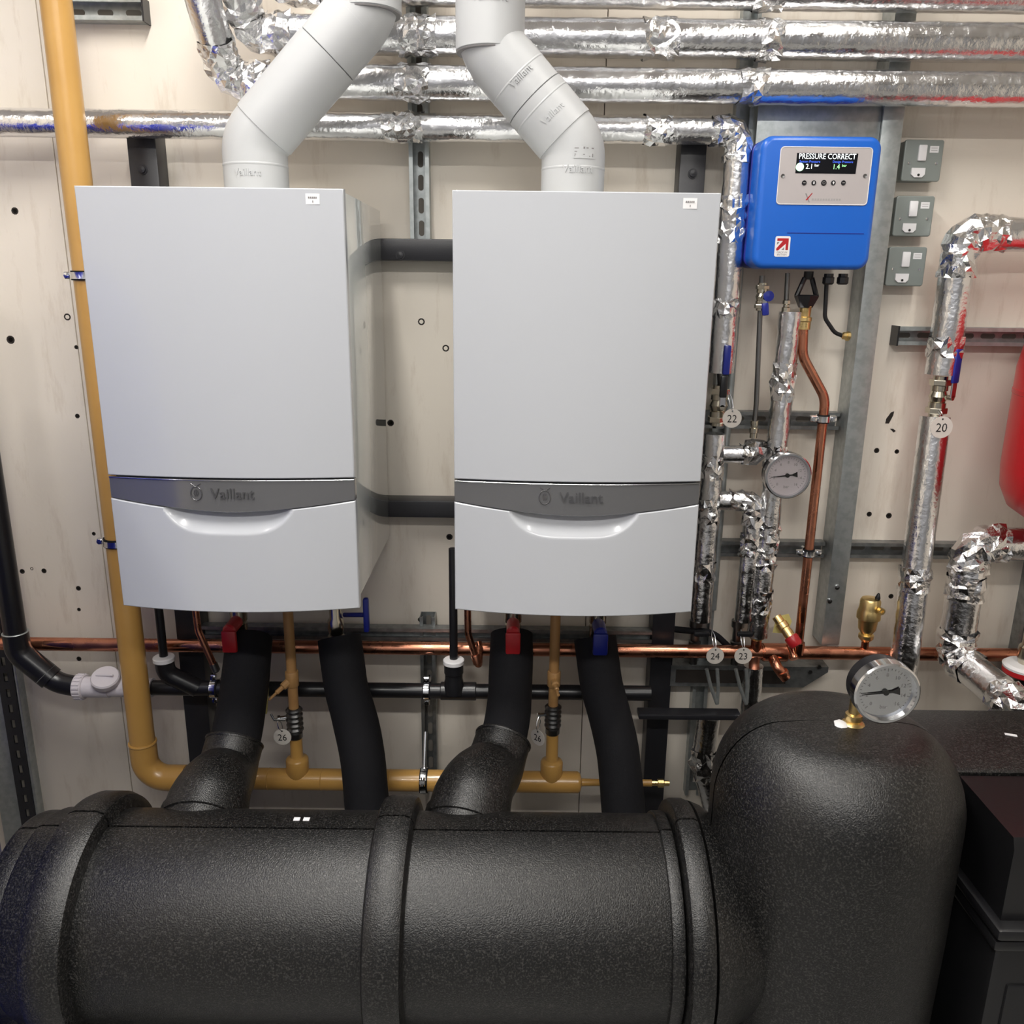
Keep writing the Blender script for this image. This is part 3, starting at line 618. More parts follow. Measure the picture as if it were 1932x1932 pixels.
# ------------------------------------------------------------ gauges
def gauge(label, back, r, th, loc):
    back = V(back); t = thing('pressure_gauge', label, 'gauge', loc); ax = V((0, -1, 0))
    put(G().lathe([(r*.55, -.004), (r*.92, 0), (r*.92, th*.62), (r*.98, th*.64), (0, th*.64)], back, ax, 40), 'case', 'plastic_k', t)
    put(G().lathe([(r*.93, th*.5), (r, th*.55), (r, th*.95), (r*.95, th), (r*.88, th), (r*.86, th*.8)], back, ax, 48), 'bezel', 'chrome', t)
    o = back+ax*(th*.78)
    dl = put(G().lathe([(r*.87, 0), (r*.87, .001), (0, .001)], o, ax, 40), 'dial', 'dial', t)
    fn = lambda x, y, d: V((o.x+x, o.y-.001-d, o.z+y))
    g = G()
    for k in range(33):
        a = math.radians(225-270*k/32); l = .1 if k % 4 == 0 else .055; R0 = r*.78; w = .004*r*2.2
        c_, s_ = math.cos(a), math.sin(a)
        g.prism([((R0-r*l)*c_-w*s_, (R0-r*l)*s_+w*c_), ((R0-r*l)*c_+w*s_, (R0-r*l)*s_-w*c_), (R0*c_+w*s_, R0*s_-w*c_), (R0*c_-w*s_, R0*s_+w*c_)], fn, 0, .0003)
    put(g, 'scale_marks', 'ink_g', dl)
    for n in (0, 2, 4, 6, 8, 10, 12, 14, 16):
        a = math.radians(225-270*n/16); q = r*.56
        put(text_g(str(n), r*.17, lambda x, y, d: fn(x+q*math.cos(a), y+q*math.sin(a), d), .0003), 'scale_number', 'ink_g', dl)
    put(text_g('bar', r*.18, lambda x, y, d: fn(x, y-r*.5, d), .0003), 'unit_lettering', 'ink_g', dl)
    a = math.radians(187); c_, s_ = math.cos(a), math.sin(a)
    R_ = lambda x, y: (x*c_-y*s_, x*s_+y*c_)
    put(G().prism([R_(*q) for q in [(r*.72, .0004), (r*.72, -.0004), (0, -r*.03), (-r*.2, -r*.03), (-r*.42, -r*.12), (-r*.42, r*.12), (-r*.2, r*.03), (0, r*.03)]], fn, .002, .003), 'needle', 'ink', t)
    put(G().lathe([(r*.09, .001), (r*.09, .005), (0, .0055)], o, ax, 16), 'needle_hub', 'ink', t)
    put(G().lathe([(r*.88, 0), (r*.88, .0015), (0, .0015)], back+ax*(th*.9), ax, 32), 'glass', 'glass', t)
    return t
c = at(1477, 891, -.075)
t = gauge('upper pressure gauge on the right foil riser under the blue box', c, .0555, .042, c)
put(G().cyl(c+V((0, .05, 0)), c+V((0, -.002, 0)), .008, 12), 'stem', 'brass', t)
# ------------------------------------------------------------ blue control box
bx0, bx1, bz0, bz1 = 1.310, 1.568, .6775, .9495; by = -.12
t = thing('control_box', 'bright blue wall box with a lit screen reading PRESSURE CORRECT', 'control box', (1.44, -.005, bz0))
def rrect(x0, x1, z0, z1, r, n=8):
    o = []
    for cx, cz, a0 in ((x1-r, z1-r, 0), (x0+r, z1-r, 90), (x0+r, z0+r, 180), (x1-r, z0+r, 270)):
        for k in range(n+1):
            a = math.radians(a0+90*k/n); o.append((cx+r*math.cos(a), cz+r*math.sin(a)))
    return o
def lid(x0, x1, z0, z1, r, y0, y1, e):
    "rounded rectangular shell from y0 (back) to y1 (front), front edge softened by e"
    g = G(); rings = []
    for k in range(7):
        a = k/6*PI/2; rings.append((e*(1-math.cos(a)), y1+e*(1-math.sin(a))))
    rings = [(0, y0)]+rings
    vs = []; n = None
    for ins, y in rings:
        pl = rrect(x0+ins, x1-ins, z0+ins, z1-ins, max(r-ins, .004)); n = len(pl); vs += [V((x, y, z)) for x, z in pl]
    fs = [(i*n+k, i*n+(k+1) % n, (i+1)*n+(k+1) % n, (i+1)*n+k) for i in range(len(rings)-1) for k in range(n)]
    fs += [tuple(range(n)), tuple((len(rings)-1)*n+k for k in range(n))]
    g.add(vs, fs); return g
put(lid(bx0, bx1, bz0, bz1, .026, -.055, by, .012), 'front_cover', 'blue', t, ang=50)
put(lid(bx0-.003, bx1-.004, bz0+.002, bz1-.002, .024, -.006, -.056, .003), 'back_housing', 'blue_k', t, ang=50)
put(G().span((at(1485, 440, by).x, by-.0006, at(1550, 441, by).z), (at(1630, 440, by).x, by+.002, at(1550, 439.5, by).z)), 'cover_seam', 'blue_k', t)
fp = flat((0, by, 0))
u = at(1468, 330, by); px0, px1 = at(1473, 277, by).x, at(1648, 278, by).x; pz0, pz1 = at(1550, 387, by).z, at(1550, 277, by).z
pl = put(G().prism(rrect(px0, px1, pz0, pz1, .008, 4), fp, 0, .0012), 'fascia_plate', 'plate', t)
g = G(); ring = [V((x, by-.0012, z)) for x, z in rrect(px0+.001, px1-.001, pz0+.001, pz1-.001, .008, 4)]
put(g.tube(ring, .0009, 6, closed=True), 'fascia_rim', 'paper', pl)
s0 = at(1500, 327, by); s1 = at(1619, 290, by)
sc = put(G().prism([(s0.x, s0.z), (s1.x-.0015, s0.z), (s1.x, s1.z), (s0.x, s1.z)], fp, .0012, .0018), 'screen', 'lcd', t)
sw, sh = s1.x-s0.x, s1.z-s0.z
T = lambda s, size, x, y, m, nm, sq=1.: put(text_g(s, size, lambda a, b, d: fp(s0.x+x*sw+a*sq, s0.z+y*sh+b, d+.0019), .0003), nm, m, sc)
T('PRESSURE CORRECT', .0155, .5, .83, 'lcd_w', 'lit_heading', .86)
T('System Pressure', .0068, .22, .58, 'lcd_b', 'lit_caption', .98); T('Design Pressure', .0068, .76, .58, 'lcd_b', 'lit_caption', .98)
T('2.1', .0145, .22, .33, 'lcd_w', 'lit_reading', .9); T('bar', .0075, .34, .40, 'lcd_w', 'lit_unit')
T('1.4', .0145, .66, .33, 'lcd_g', 'lit_reading', .9); T('bar', .0075, .79, .40, 'lcd_g', 'lit_unit')
put(G().prism([(s0.x+.0085+.0085*math.cos(a), s0.z+.0125+.0085*math.sin(a)) for a in [2*PI*k/24 for k in range(24)]], fp, .0019, .0023), 'lit_status_dot', 'lcd_gw', sc)
for k, (uu, sym) in enumerate([(1517, '-'), (1535, 'v'), (1554, 'o'), (1572, '^'), (1591, '-')]):
    c = at(uu, 345, by-.0012); r = .0058 if k == 2 else .0050
    b = put(G().lathe([(r, 0), (r, .0015), (r*.9, .002), (0, .002)], c, (0, -1, 0), 20), 'button', 'plastic_k', t)
    if k in (1, 3):
        q = 1 if k == 3 else -1
        sy = G().prism([(0, .0034*q), (-.0024*q, .0), (-.0011*q, .0), (-.0011*q, -.003*q), (.0011*q, -.003*q), (.0011*q, 0), (.0024*q, 0)], flat(c+V((0, -.002, 0))), 0, .0003)
        put(sy, 'arrow_mark', 'paper', b)
    elif k == 2:
        put(G().tube([c+V((.0026*math.cos(a), -.0021, .0026*math.sin(a))) for a in [2*PI*j/16 for j in range(16)]], .0004, 5, closed=True), 'ring_mark', 'ink_l', b)
    else:
        put(G().span(c+V((-.0024, -.0024, -.0006)), c+V((.0024, -.002, .0006))), 'dash_mark', 'ink_l', b)
for uu in (1477, 1632):
    c = at(uu, 332, by-.0012); put(G().lathe([(.0045, 0), (.004, .0015), (.002, .001), (0, .0008)], c, (0, -1, 0), 12), 'screw', 'steel', t)
# maker's mark: a grey and red cross with illegible pale lettering
c = at(1525, 373, by-.0012); f0 = flat(c)
put(G().prism([(-.0075, .0085), (-.0045, .0085), (.004, -.0095), (.002, -.0095)], f0, 0, .0003), 'mark_grey_stroke', 'ink_g', pl)
put(G().prism([(-.0055, -.0045), (-.0025, -.0055), (.0085, .0095), (.0065, .0095)], f0, .0003, .0006), 'mark_red_stroke', 'red_v', pl)
g = G()
for k in range(11): g.prism([(.008+k*.0058, -.0055), (.0122+k*.0058, -.0055), (.0122+k*.0058, -.0015), (.008+k*.0058, -.0015)], f0, 0, .0002)
put(g, 'mark_lettering', 'ink_l', pl)
# square sticker with red arrow
a = at(1461, 484, by); b = at(1491, 446, by); fs = flat(((a.x+b.x)/2, by-.0003, (a.z+b.z)/2))
st = put(G().prism(rrect(-.0165, .0165, -.0215, .0215, .004, 4), fs, 0, .0006), 'sticker', 'paper', t)
K = lambda pts, m, nm: put(G().prism(pts, lambda u, v, d: fs(u, v, d+.0006), 0, .0003), nm, m, st)
q = .0125
K([(-q, .017), (q, .017), (q, -.0075), (.007, -.0075), (.007, .006), (-.009, -.0085), (-.013, -.0085), (-.013, -.004), (.0, .0115), (-q, .0115)], 'red_v', 'red_arrow')
K([(-q, .009), (-.007, .009), (-q, .0035)], 'ink_g', 'dark_wedge'); K([(.004, -.0075), (-.002, -.0075), (.004, -.001)], 'ink_g', 'dark_wedge')
put(text_g('MADE IN', .0058, lambda x, y, d: fs(x, y-.0125, d+.0006), .0002), 'lettering', 'ink_g', st)
put(text_g('BRITAIN', .0058, lambda x, y, d: fs(x, y-.0175, d+.0006), .0002), 'lettering', 'ink_g', st)
# ------------------------------------------------------------ switched spurs
for nm, u, v in (('top', 1741, 303), ('middle', 1724, 408), ('bottom', 1710, 503)):
    y = .012; c = at(u, v, y); w = .0445
    t = thing('fused_switch', 'grey metal fused switch with white rocker, %s of three beside the trunking' % nm, 'switch', (c.x, WY, c.z), 'grey fused switches')
    put(G().span((c.x-w+.002, y+.004, c.z-w+.002), (c.x+w-.002, WY, c.z+w-.002), .003), 'back_box', 'mgrey', t)
    put(lid(c.x-w, c.x+w, c.z-w, c.z+w, .006, y+.006, y, .003), 'face_plate', 'mgrey', t)
    f0 = flat((c.x, y, c.z))
    ro = put(G().box((c.x-.004, y-.002, c.z+.016), (.019, .006, .034), .002), 'rocker', 'paper', t)
    fu = put(G().prism([(-.024, -.016), (.007, -.016), (.007, -.03), (.001, -.036), (-.017, -.036), (-.024, -.030)], f0, 0, .004), 'fuse_holder', 'paper', t)
    put(G().lathe([(.0028, 0), (.0028, .001), (0, .001)], V((c.x-.0075, y-.004, c.z-.031)), (0, -1, 0), 10), 'fuse_screw', 'ink', fu)
    lb = put(G().prism([(.013, .017), (.033, .017), (.033, .031), (.013, .031)], f0, 0, .0006), 'label_strip', 'paper', t)
    g = G()
    for k in range(2): g.prism([(.016, .021+k*.005), (.030, .021+k*.005), (.030, .0222+k*.005), (.016, .0222+k*.005)], f0, .0006, .0008)
    put(g, 'label_print', 'ink_l', lb)
    for q in (-1, 1): put(G().lathe([(.0036, 0), (.003, .0012), (0, .0008)], V((c.x+q*.031, y, c.z-.006)), (0, -1, 0), 10), 'screw', 'chrome', t)
# ------------------------------------------------------------ yellow gas pipework
GX, GY = -.142, -.15
zg = at(740, 1472, GY).z
t = thing('gas_pipe', 'yellow ochre gas pipe dropping at the left and running under both boilers', 'gas pipe', (GX, GY, zg))
GR = .0305
put(G().tube([(GX, GY, CZ-.002), (GX, GY, .5), (GX, GY, zg+.09)], GR, 30), 'vertical_pipe', 'ochre', t)
put(G().tube(rounded([(GX, GY, zg+.10), (GX, GY, zg), (GX+.10, GY, zg)], .055, .006), GR+.0025, 30), 'elbow', 'ochre', t)
put(G().lathe([(GR+.003, 0), (GR+.0042, .003), (GR+.003, .006)], (GX, GY, zg+.098), (0, 0, 1), 30), 'weld_bead', 'ochre', t)
xA, xB = at(563, 1470, GY).x, at(1040, 1470, GY).x; xE = at(1090, 1472, GY).x
HR = .0275
put(G().tube(dense([(GX+.08, GY, zg), (xE, GY, zg)], .2), HR, 30), 'horizontal_pipe', 'ochre', t)
for x in (at(508, 1470, GY).x, at(608, 1470, GY).x, at(735, 1470, GY).x): put(G().lathe([(HR, -.0012), (HR+.0012, 0), (HR, .0012)], (x, GY, zg), (1, 0, 0), 30), 'weld_bead', 'ochre', t)
put(G().lathe([(HR, -.001), (HR, 0), (HR-.004, .006), (.010, .010), (.009, .05), (.009, .19), (0, .19)], (xE, GY, zg), (1, 0, 0), 24), 'reducer', 'ochre', t)
put(G().lathe([(.007, .19), (.007, .205), (.011, .206), (.011, .22), (.007, .222), (.007, .235), (0, .236)], (xE, GY, zg), (1, 0, 0), 10), 'test_point', 'brass', t)
for nm, x, ulo in (('left', xA, 563), ('right', xB, 1040)):
    zt = zg+.07; zt2 = at(ulo, 1393 if nm == 'left' else 1385, GY).z; zv = at(ulo, 1335 if nm == 'left' else 1330, GY).z
    put(G().lathe([(.024, zg+.01), (.0285, zg+.025), (.0285, zt-.012), (.026, zt-.008), (.017, zt-.004), (.0155, zt), (.0155, zt2)], (x, GY, 0), (0, 0, 1), 24), 'tee_branch', 'ochre', t)
    r = put(G().tube([(x, GY, zv), (x, GY, .01)], .0125, 20), 'boiler_riser', 'ochre_d', t, label='brownish riser')
    zz = at(ulo, 1280, GY).z
    put(G().lathe([(.0155, -.02), (.0165, -.018), (.0165, .018), (.0155, .02)], (x, GY, zz), (0, 0, 1), 16), 'riser_collar', 'ochre_d', t)
    d = V((-.6, -.6, -.45)) if nm == 'left' else V((.1, -1, -.1))
    put(G().lathe([(.010, 0), (.010, .03), (.006, .032), (.006, .05), (.0035, .052), (.0035, .075), (0, .076)], V((x, GY, zz)), d, 10), 'test_nipple', 'ochre_d', t)
    vt = thing('gas_valve', 'ribbed dark gas valve under the %s boiler' % nm, 'valve', (x, GY, zt2))
    n = 5; pr = [(.014, 0), (.018, .004), (.018, .018), (.015, .02)]; hz = (zv-zt2-.02)/n
    for k in range(n): pr += [(.0165, .02+k*hz+.001), (.021, .02+(k+.35)*hz), (.021, .02+(k+.6)*hz), (.0165, .02+(k+.95)*hz)]
    pr += [(.015, zv-zt2), (0, zv-zt2)]
    put(G().lathe(pr, (x, GY, zt2), (0, 0, 1), 20), 'valve_body', 'steel', vt)
    zl = zt2+(zv-zt2)*.72
    put(G().lathe([(.0045, .018), (.0045, .034), (.007, .035), (.007, .041), (0, .042)], (x, GY, zl), (-1, -.3, 0), 10), 'spindle', 'chrome', vt)
    if nm == 'left': put(G().tube([(x-.055, GY-.012, zl+.012), (x-.045, GY-.02, zl), (x-.02, GY-.012, zl-.004)], .003, 8), 'lever', 'steel', vt); put(G().box((x-.062, GY-.012, zl+.062), (.008, .006, .10), .003, 2, Matrix.Rotation(math.radians(7), 3, 'Y')), 'lever_grip', 'ytape', vt)
    if nm == 'left': number_tag('26', 'round white tag numbered 26 on the left gas valve', at(533, 1390, GY-.03), (x-.036, GY-.018, zl), r=.022)
    else: number_tag('26', 'round white tag turned edge-on beside the right gas valve', at(1015, 1391, GY-.03), (x-.036, GY-.018, zl), rz=math.radians(-38), r=.0215)
for v, nm in ((520, 'upper'), (1020, 'lower')):
    clip('%s zinc clamp on the vertical yellow gas pipe' % nm, (GX, GY, at(165, v, GY).z), (0, 0, 1), GR+.0005, blen=.17, side=(1, 0, 0))
clip('zinc clamp hanging the horizontal yellow gas pipe', (at(800, 1470, GY).x, GY, zg), (1, 0, 0), HR+.0005, back=V((0, .45, .89)), blen=.09, side=(0, -.89, .45))
# ------------------------------------------------------------ black waste pipe, trap fitting, condensate drops
WPY = -.08
zw = at(700, 1302, WPY).z
t = thing('waste_pipe', 'black plastic waste pipe behind the gas pipe, rising at the far left', 'waste pipe', (.3, WPY, zw))
xl = at(22, 1150, WPY).x
bend = [(xl, WPY, .62), (xl, WPY, zw+.10), (xl+.075, WPY, zw+.012), (xl+.17, WPY, zw)]
put(G().tube([bend[0], (xl, WPY, zw+.12)], .0265, 26), 'rising_pipe', 'plastic_k', t)
put(G().tube(rounded([(xl, WPY, zw+.15), (xl, WPY, zw+.095), (xl+.075, WPY, zw+.022)], .05, .006), .0305, 26), 'upper_bend', 'plastic_k', t)
put(G().tube(rounded([(xl+.045, WPY, zw+.052), (xl+.085, WPY, zw+.012), (xl+.14, WPY, zw)], .08, .006), .026, 26), 'lower_bend', 'plastic_k', t)
for o, d in (((xl, WPY, zw+.15), (0, 0, 1)), ((xl+.062, WPY, zw+.034), (1, 0, -1))):
    put(G().lathe([(.0295, -.0015), (.0312, 0), (.0295, .0015)], o, d, 26), 'seal_ring', 'galv', t)
x_w0, x_w1 = at(150, 1298, WPY).x, at(252, 1298, WPY).x
put(G().tube(dense([(xl+.12, WPY, zw), (1.15, WPY, zw)], .2), .0195, 24), 'horizontal_pipe', 'plastic_k', t)
# white anti-siphon fitting
cx = (x_w0+x_w1)/2
f = thing('access_fitting', 'white plastic waste fitting with round screw cap left of the gas pipe', 'fitting', (cx, WPY, zw))
put(G().lathe([(.025, -.02), (.027, -.018), (.027, .06), (.0, .06)], (x_w0+.02, WPY, zw), (1, 0, 0), 26), 'body', 'pvc', f)
put(G().cyl((x_w0+.06, WPY, zw), (x_w1+.05, WPY, zw), .0245, 24), 'outlet_tube', 'pvc', f)
n = 40; g = G().lathe([(.0, -.002), (.030, -.002), (.032, 0), (.032, .02), (.030, .022), (.0, .022)], (x_w0-.006, WPY, zw), (1, 0, 0), 28)
for k in range(20):
    a = 2*PI*k/20; g.box((x_w0+.004, WPY+.032*math.cos(a), zw+.032*math.sin(a)), (.018, .004, .004), 0, 1, Matrix.Rotation(a, 3, 'X'))
put(g, 'knurled_nut', 'pvc', f)
d = V((.12, -.45, .85))
put(G().lathe([(.022, 0), (.022, .03)], (cx+.005, WPY, zw), d, 22), 'neck', 'pvc', f)
put(G().lathe([(.033, .026), (.035, .03), (.035, .043), (.032, .047), (.018, .049), (0, .050)], (cx+.005, WPY, zw), d, 28), 'screw_cap', 'pvc', f)
put(G().box(V((cx+.005, WPY, zw))+d.normalized()*.052, (.045, .006, .006), .002, 1), 'cap_rib', 'pvc', f)
# condensate drops
for nm, uu, vv, u2 in (('left', 309, 1240, 335), ('right', 856, 1245, 857)):
    c = at(uu, vv, WPY-.01)
    t = thing('condensate_drop', 'black condensate drop with white socket ring under the %s boiler' % nm, 'drain pipe', c)
    put(G().cyl((c.x, c.y, c.z-.02), (c.x, c.y, .02 if nm == 'left' else .012), .0105, 18), 'drop_pipe', 'plastic_k', t)
    put(G().lathe([(.012, .004), (.025, .002), (.027, .0), (.027, -.009), (.024, -.011)], c, (0, 0, 1), 24), 'socket_ring', 'paper', t)
    if nm == 'left':
        put(G().tube(rounded([c+V((0, 0, -.004)), c+V((.002, 0, -.045)), V((c.x+.075, WPY, zw))], .035, .006), lambda s: .0235, 22), 'socket_bend', 'plastic_k', t)
    else:
        put(G().lathe([(.023, 0), (.0245, -.002), (.0245, -.035), (.0225, -.037), (.0225, -.052), (.0245, -.06), (.0245, zw-c.z)], c, (0, 0, 1), 22), 'socket', 'plastic_k', t)
        put(G().lathe([(.022, -.045), (.0235, -.043), (.0235, .045), (.022, .047)], (c.x+.01, WPY, zw), (1, 0, 0), 22), 'tee', 'plastic_k', t)
for nm, uu in (('left', 405), ('right', 805)):
    clip('zinc clamp on the black waste pipe near the %s' % ('left flow riser' if nm == 'left' else 'middle galvanised strut'), (at(uu, 1300, WPY).x, WPY, zw), (1, 0, 0), .0198, blen=.06, side=(0, 0, 1))
# small copper relief tails
for nm, pts in (('left', [(365, 1150), (374, 1190), (402, 1252)]), ('right', [(881, 1150), (883, 1195), (897, 1238)])):
    pts = [at(u, v, -.11) for u, v in pts]; pts[0].z = .01
    t = thing('relief_tail', 'bent copper relief pipe under the %s boiler' % nm, 'pipe', pts[0])
    put(G().tube(dense(rounded(pts, .05, .006), .03), .0085, 16), 'copper_tail', 'copper', t)
    d = (pts[2]-pts[1]).normalized()
    if nm == 'right':
        put(G().lathe([(.0105, -.005), (.0115, -.003), (.0115, .02), (.0095, .022)], pts[2], d, 16), 'elbow_socket', 'copper', t)
        put(G().tube(rounded([pts[2]+d*.015, pts[2]+d*.028, at(905, 1222, -.04), at(902, 1212, -.03)], .008, .003), .0095, 14), 'elbow', 'copper', t)
    else: put(G().lathe([(.0105, 0), (.0105, .02), (.007, .024)], pts[2], d, 14), 'tail_end', 'steel', t)
# ------------------------------------------------------------ valves under the boilers
def iso(nm, uu, vv, col, cname):
    c = at(uu, vv, -.12); t = thing('isolating_valve', '%s valve at the top of the %s' % (cname, nm), 'valve', (c.x, -.12, c.z))
    put(G().lathe([(.017, -.07), (.021, -.066), (.021, -.04), (.016, -.038), (.02, -.015), (.02, .012), (.016, .015), (.021, .02), (.021, .05), (.015, .055), (.015, -c.z+.005)], c, (0, 0, 1), 18), 'valve_body', 'nickel', t)
    put(G().lathe([(.013, .018), (.016, .02), (.016, .074), (.012, .078), (0, .078)], c+V((0, 0, .022)), (0, -1, 0), 14), 'spindle_cap', col, t)
    put(G().box(c+V((0, -.078, -.004)), (.036, .012, .056), .005), 'lever', col, t)
    return t
iso('left flow riser', 452, 1183, 'red_v', 'dark red handled')
iso('right flow riser', 968, 1186, 'red_v', 'bright red handled')
iso('right return riser', 1127, 1188, 'blue_k', 'blue handled')
c = at(634, 1185, -.12); t = thing('isolating_valve', 'valve with blue T-handle poking out right of the left boiler', 'valve', c)
put(G().lathe([(.017, -.05), (.021, -.046), (.021, -.02), (.016, -.018), (.02, .0), (.02, .02), (.015, .03), (.015, -c.z+.005)], c, (0, 0, 1), 18), 'valve_body', 'nickel', t)
h0 = at(650, 1160, -.09); h1 = at(688, 1160, -.14)
put(G().cyl(h0, h1, .006, 12), 'spindle', 'blue_k', t)
put(G().box((h1.x+.004, h1.y, h1.z+.0), (.014, .018, .088), .005), 'handle', 'blue_k', t)
# ------------------------------------------------------------ insulated risers
def riser(label, pts, r):
    pts = [V(p) for p in pts]; p = dense(rounded(pts, .35, .03), .03)
    return solo(G().tube(p, r, 26, disp=lambda q, s: .0022*noise.noise(q*14)), 'insulated_riser', 'rubber', label, 'pipe', 'black foam insulated risers', loc=pts[-1], ang=60)
rL = [at(470, 1203, -.12), at(463, 1290, -.20), at(447, 1385, -.32), at(438, 1418, -.35)]
riser('black foam riser under the left boiler leading to the flow elbow', rL, .0565)
riser('black foam riser under the left boiler, straight return, right of tag 26', [at(640, 1203, -.12), at(652, 1290, -.17), at(683, 1410, -.245), at(696, 1560, -.30)], .0535)
rR = [at(965, 1196, -.12), at(964, 1290, -.20), at(956, 1375, -.31), at(944, 1412, -.35)]
riser('black foam riser under the right boiler leading to the flow elbow', rR, .053)
riser('black foam riser under the right boiler, straight return, rightmost of four', [at(1122, 1203, -.12), at(1134, 1290, -.17), at(1166, 1410, -.245), at(1178, 1560, -.30)], .052)
solo(G().tube(rounded([at(1262, 1186, .02), at(1300, 1190, -.0), at(1345, 1192, -.01), at(1385, 1230, -.0)], .06, .01), .0085, 12), 'black_hose', 'rubber', 'black hose bending over the copper pipe beside tag 24', 'hose')
solo(G().span(at(1205, 1358, -.1), at(1392, 1336, -.06), .003), 'shelf_bar', 'black', 'black horizontal bar behind the separator dome', 'frame')
# ------------------------------------------------------------ foam-cased header
HY, HZ, HR_ = -.678, -.547, .19
def prof(off, a0, a1, n=28):
    "outline points of the double-barrel casing between angles (deg from +y), upper barrel then lower"
    o = []
    R = HR_+off
    for k in range(n+1):
        a = math.radians(a0+(a1-a0)*k/n); o.append((HY+R*math.cos(a), HZ+R*math.sin(a)))
    return o
LZ = HZ-.315
def half(off, front, inner):
    "closed section of the front or back half shell"
    R = HR_+off; up = []; s = 1 if front else -1
    for k in range(29):
        a = math.radians(90+s*(128*k/28)); up.append((HY+R*math.cos(a), HZ+R*math.sin(a)))
    lo = []
    for k in range(25):
        a = math.radians(90+s*(52+128*k/24)); lo.append((HY+R*math.cos(a), LZ+R*math.sin(a)))
    o = up+lo; mid = HY-(.0024 if front else -.0024)
    o = [((min(y, mid) if front else max(y, mid)), z) for y, z in o]
    return o
t = thing('header_casing', 'long black foam-cased double-barrel header in the foreground', 'header', (.5, HY, LZ-HR_-.03))
xL, xR = -.125, 1.085
fx = lambda y, z, d: V((d, y, z))
def shell(name, off, x0, x1, front, bev=.0, parent=t):
    sec = half(off, front, 0); n = len(sec); vs = []; rings = []
    if bev:
        for k in range(6):
            a = k/5*PI/2; rings.append((x0+bev*(1-math.sin(a)), bev*(1-math.cos(a)) if False else -bev*(1-math.sin(PI/2-a)) if False else -(bev*(1-math.sin(a))) ))
    xs = [(x0, -bev), (x0+bev*.3, -bev*.3), (x0+bev, 0), (x1-bev, 0), (x1-bev*.3, -bev*.3), (x1, -bev)] if bev else [(x0, 0), (x1, 0)]
    for x, o in xs:
        s = half(off+o, front, 0); vs += [V((x, y, z)) for y, z in s]
    N = len(xs); fs = [(i*n+k, i*n+(k+1) % n, (i+1)*n+(k+1) % n, (i+1)*n+k) for i in range(N-1) for k in range(n)]
    fs += [tuple(range(n)), tuple((N-1)*n+k for k in range(n))]
    g = G(); g.add(vs, fs); return put(g, name, 'epp', parent, ang=40)
shell('front_shell', 0, xL+.02, xR, True, .012); shell('back_shell', 0, xL+.02, xR, False, .012)
for (a, b, o, bv) in [(at(158, 1545, HY).x-.035, at(158, 1545, HY).x+.045, .032, .02), (at(742, 1548, HY).x-.034, at(742, 1548, HY).x+.038, .030, .016), (xL-.02, xL+.045, -.006, .014)]:
    shell('collar_front', o, a, b, True, bv); shell('collar_back', o, a, b, False, bv)
shell('end_rim_front', .006, xR-.012, xR+.012, True, .004); shell('end_rim_back', .006, xR-.012, xR+.012, False, .004)
shell('end_flange_front', .030, xR+.016, xR+.062, True, .012); shell('end_flange_back', .030, xR+.016, xR+.062, False, .012)
put(G().span((xL+.03, HY-.0011, HZ+HR_-.03), (xR-.002, HY+.0011, HZ+HR_-.008)), 'joint_gasket', 'seam', t)
put(G().cyl((xL+.05, HY, HZ), (xR+.055, HY, HZ), .08, 24), 'inner_pipe', 'plastic_k', t)
g = G()
for x in (.1, .95): g.span((x-.03, HY-.15, FZ), (x+.03, HY+.15, LZ-HR_+.03), .004)
put(g, 'support_foot', 'black', t)
g = G()
for u, v in ((562, 1532), (580, 1530)):
    p = at(u, v, HY+.04); g.box((p.x, HY+.03, HZ+HR_-.0018), (.012, .010, .002), 0)
put(g, 'paint_fleck', 'paper', t)
# flow elbows in moulded foam
for nm, rr, ub, lab in (('left', rL, 358, 'black moulded foam elbow joining the left riser to the header'), ('right', rR, 866, 'black moulded foam elbow joining the right riser to the header')):
    a = rr[-1]; x = at(ub, 1500, -.60).x; d0 = (rr[-1]-rr[-2]).normalized()
    e = thing('foam_elbow', lab, 'elbow', (x, -.58, -.43))
    k1 = V((x+(a.x-x)*.35, -.485, a.z-.012)); k2 = V((x, -.60, -.455))
    pth = dense(rounded([a-d0*.025, a+d0*.05, k1, k2], [.07, .12], .01), .012)
    put(G().tube(pth, lambda t_: .064+.020*min(1, max(0, t_-.12)*1.7), 32), 'elbow_shell', 'epp', e, ang=50)
    put(G().lathe([(.060, -.004), (.0655, -.002), (.0665, .0), (.0655, .004)], a-d0*.022, d0, 30), 'joint_rim', 'epp', e)
    dd = (pth[-1]-pth[-4]).normalized()
    put(G().lathe([(.082, -.012), (.088, -.010), (.088, .012), (.084, .014)], pth[-1]-dd*.055, dd, 32), 'base_collar', 'epp', e)
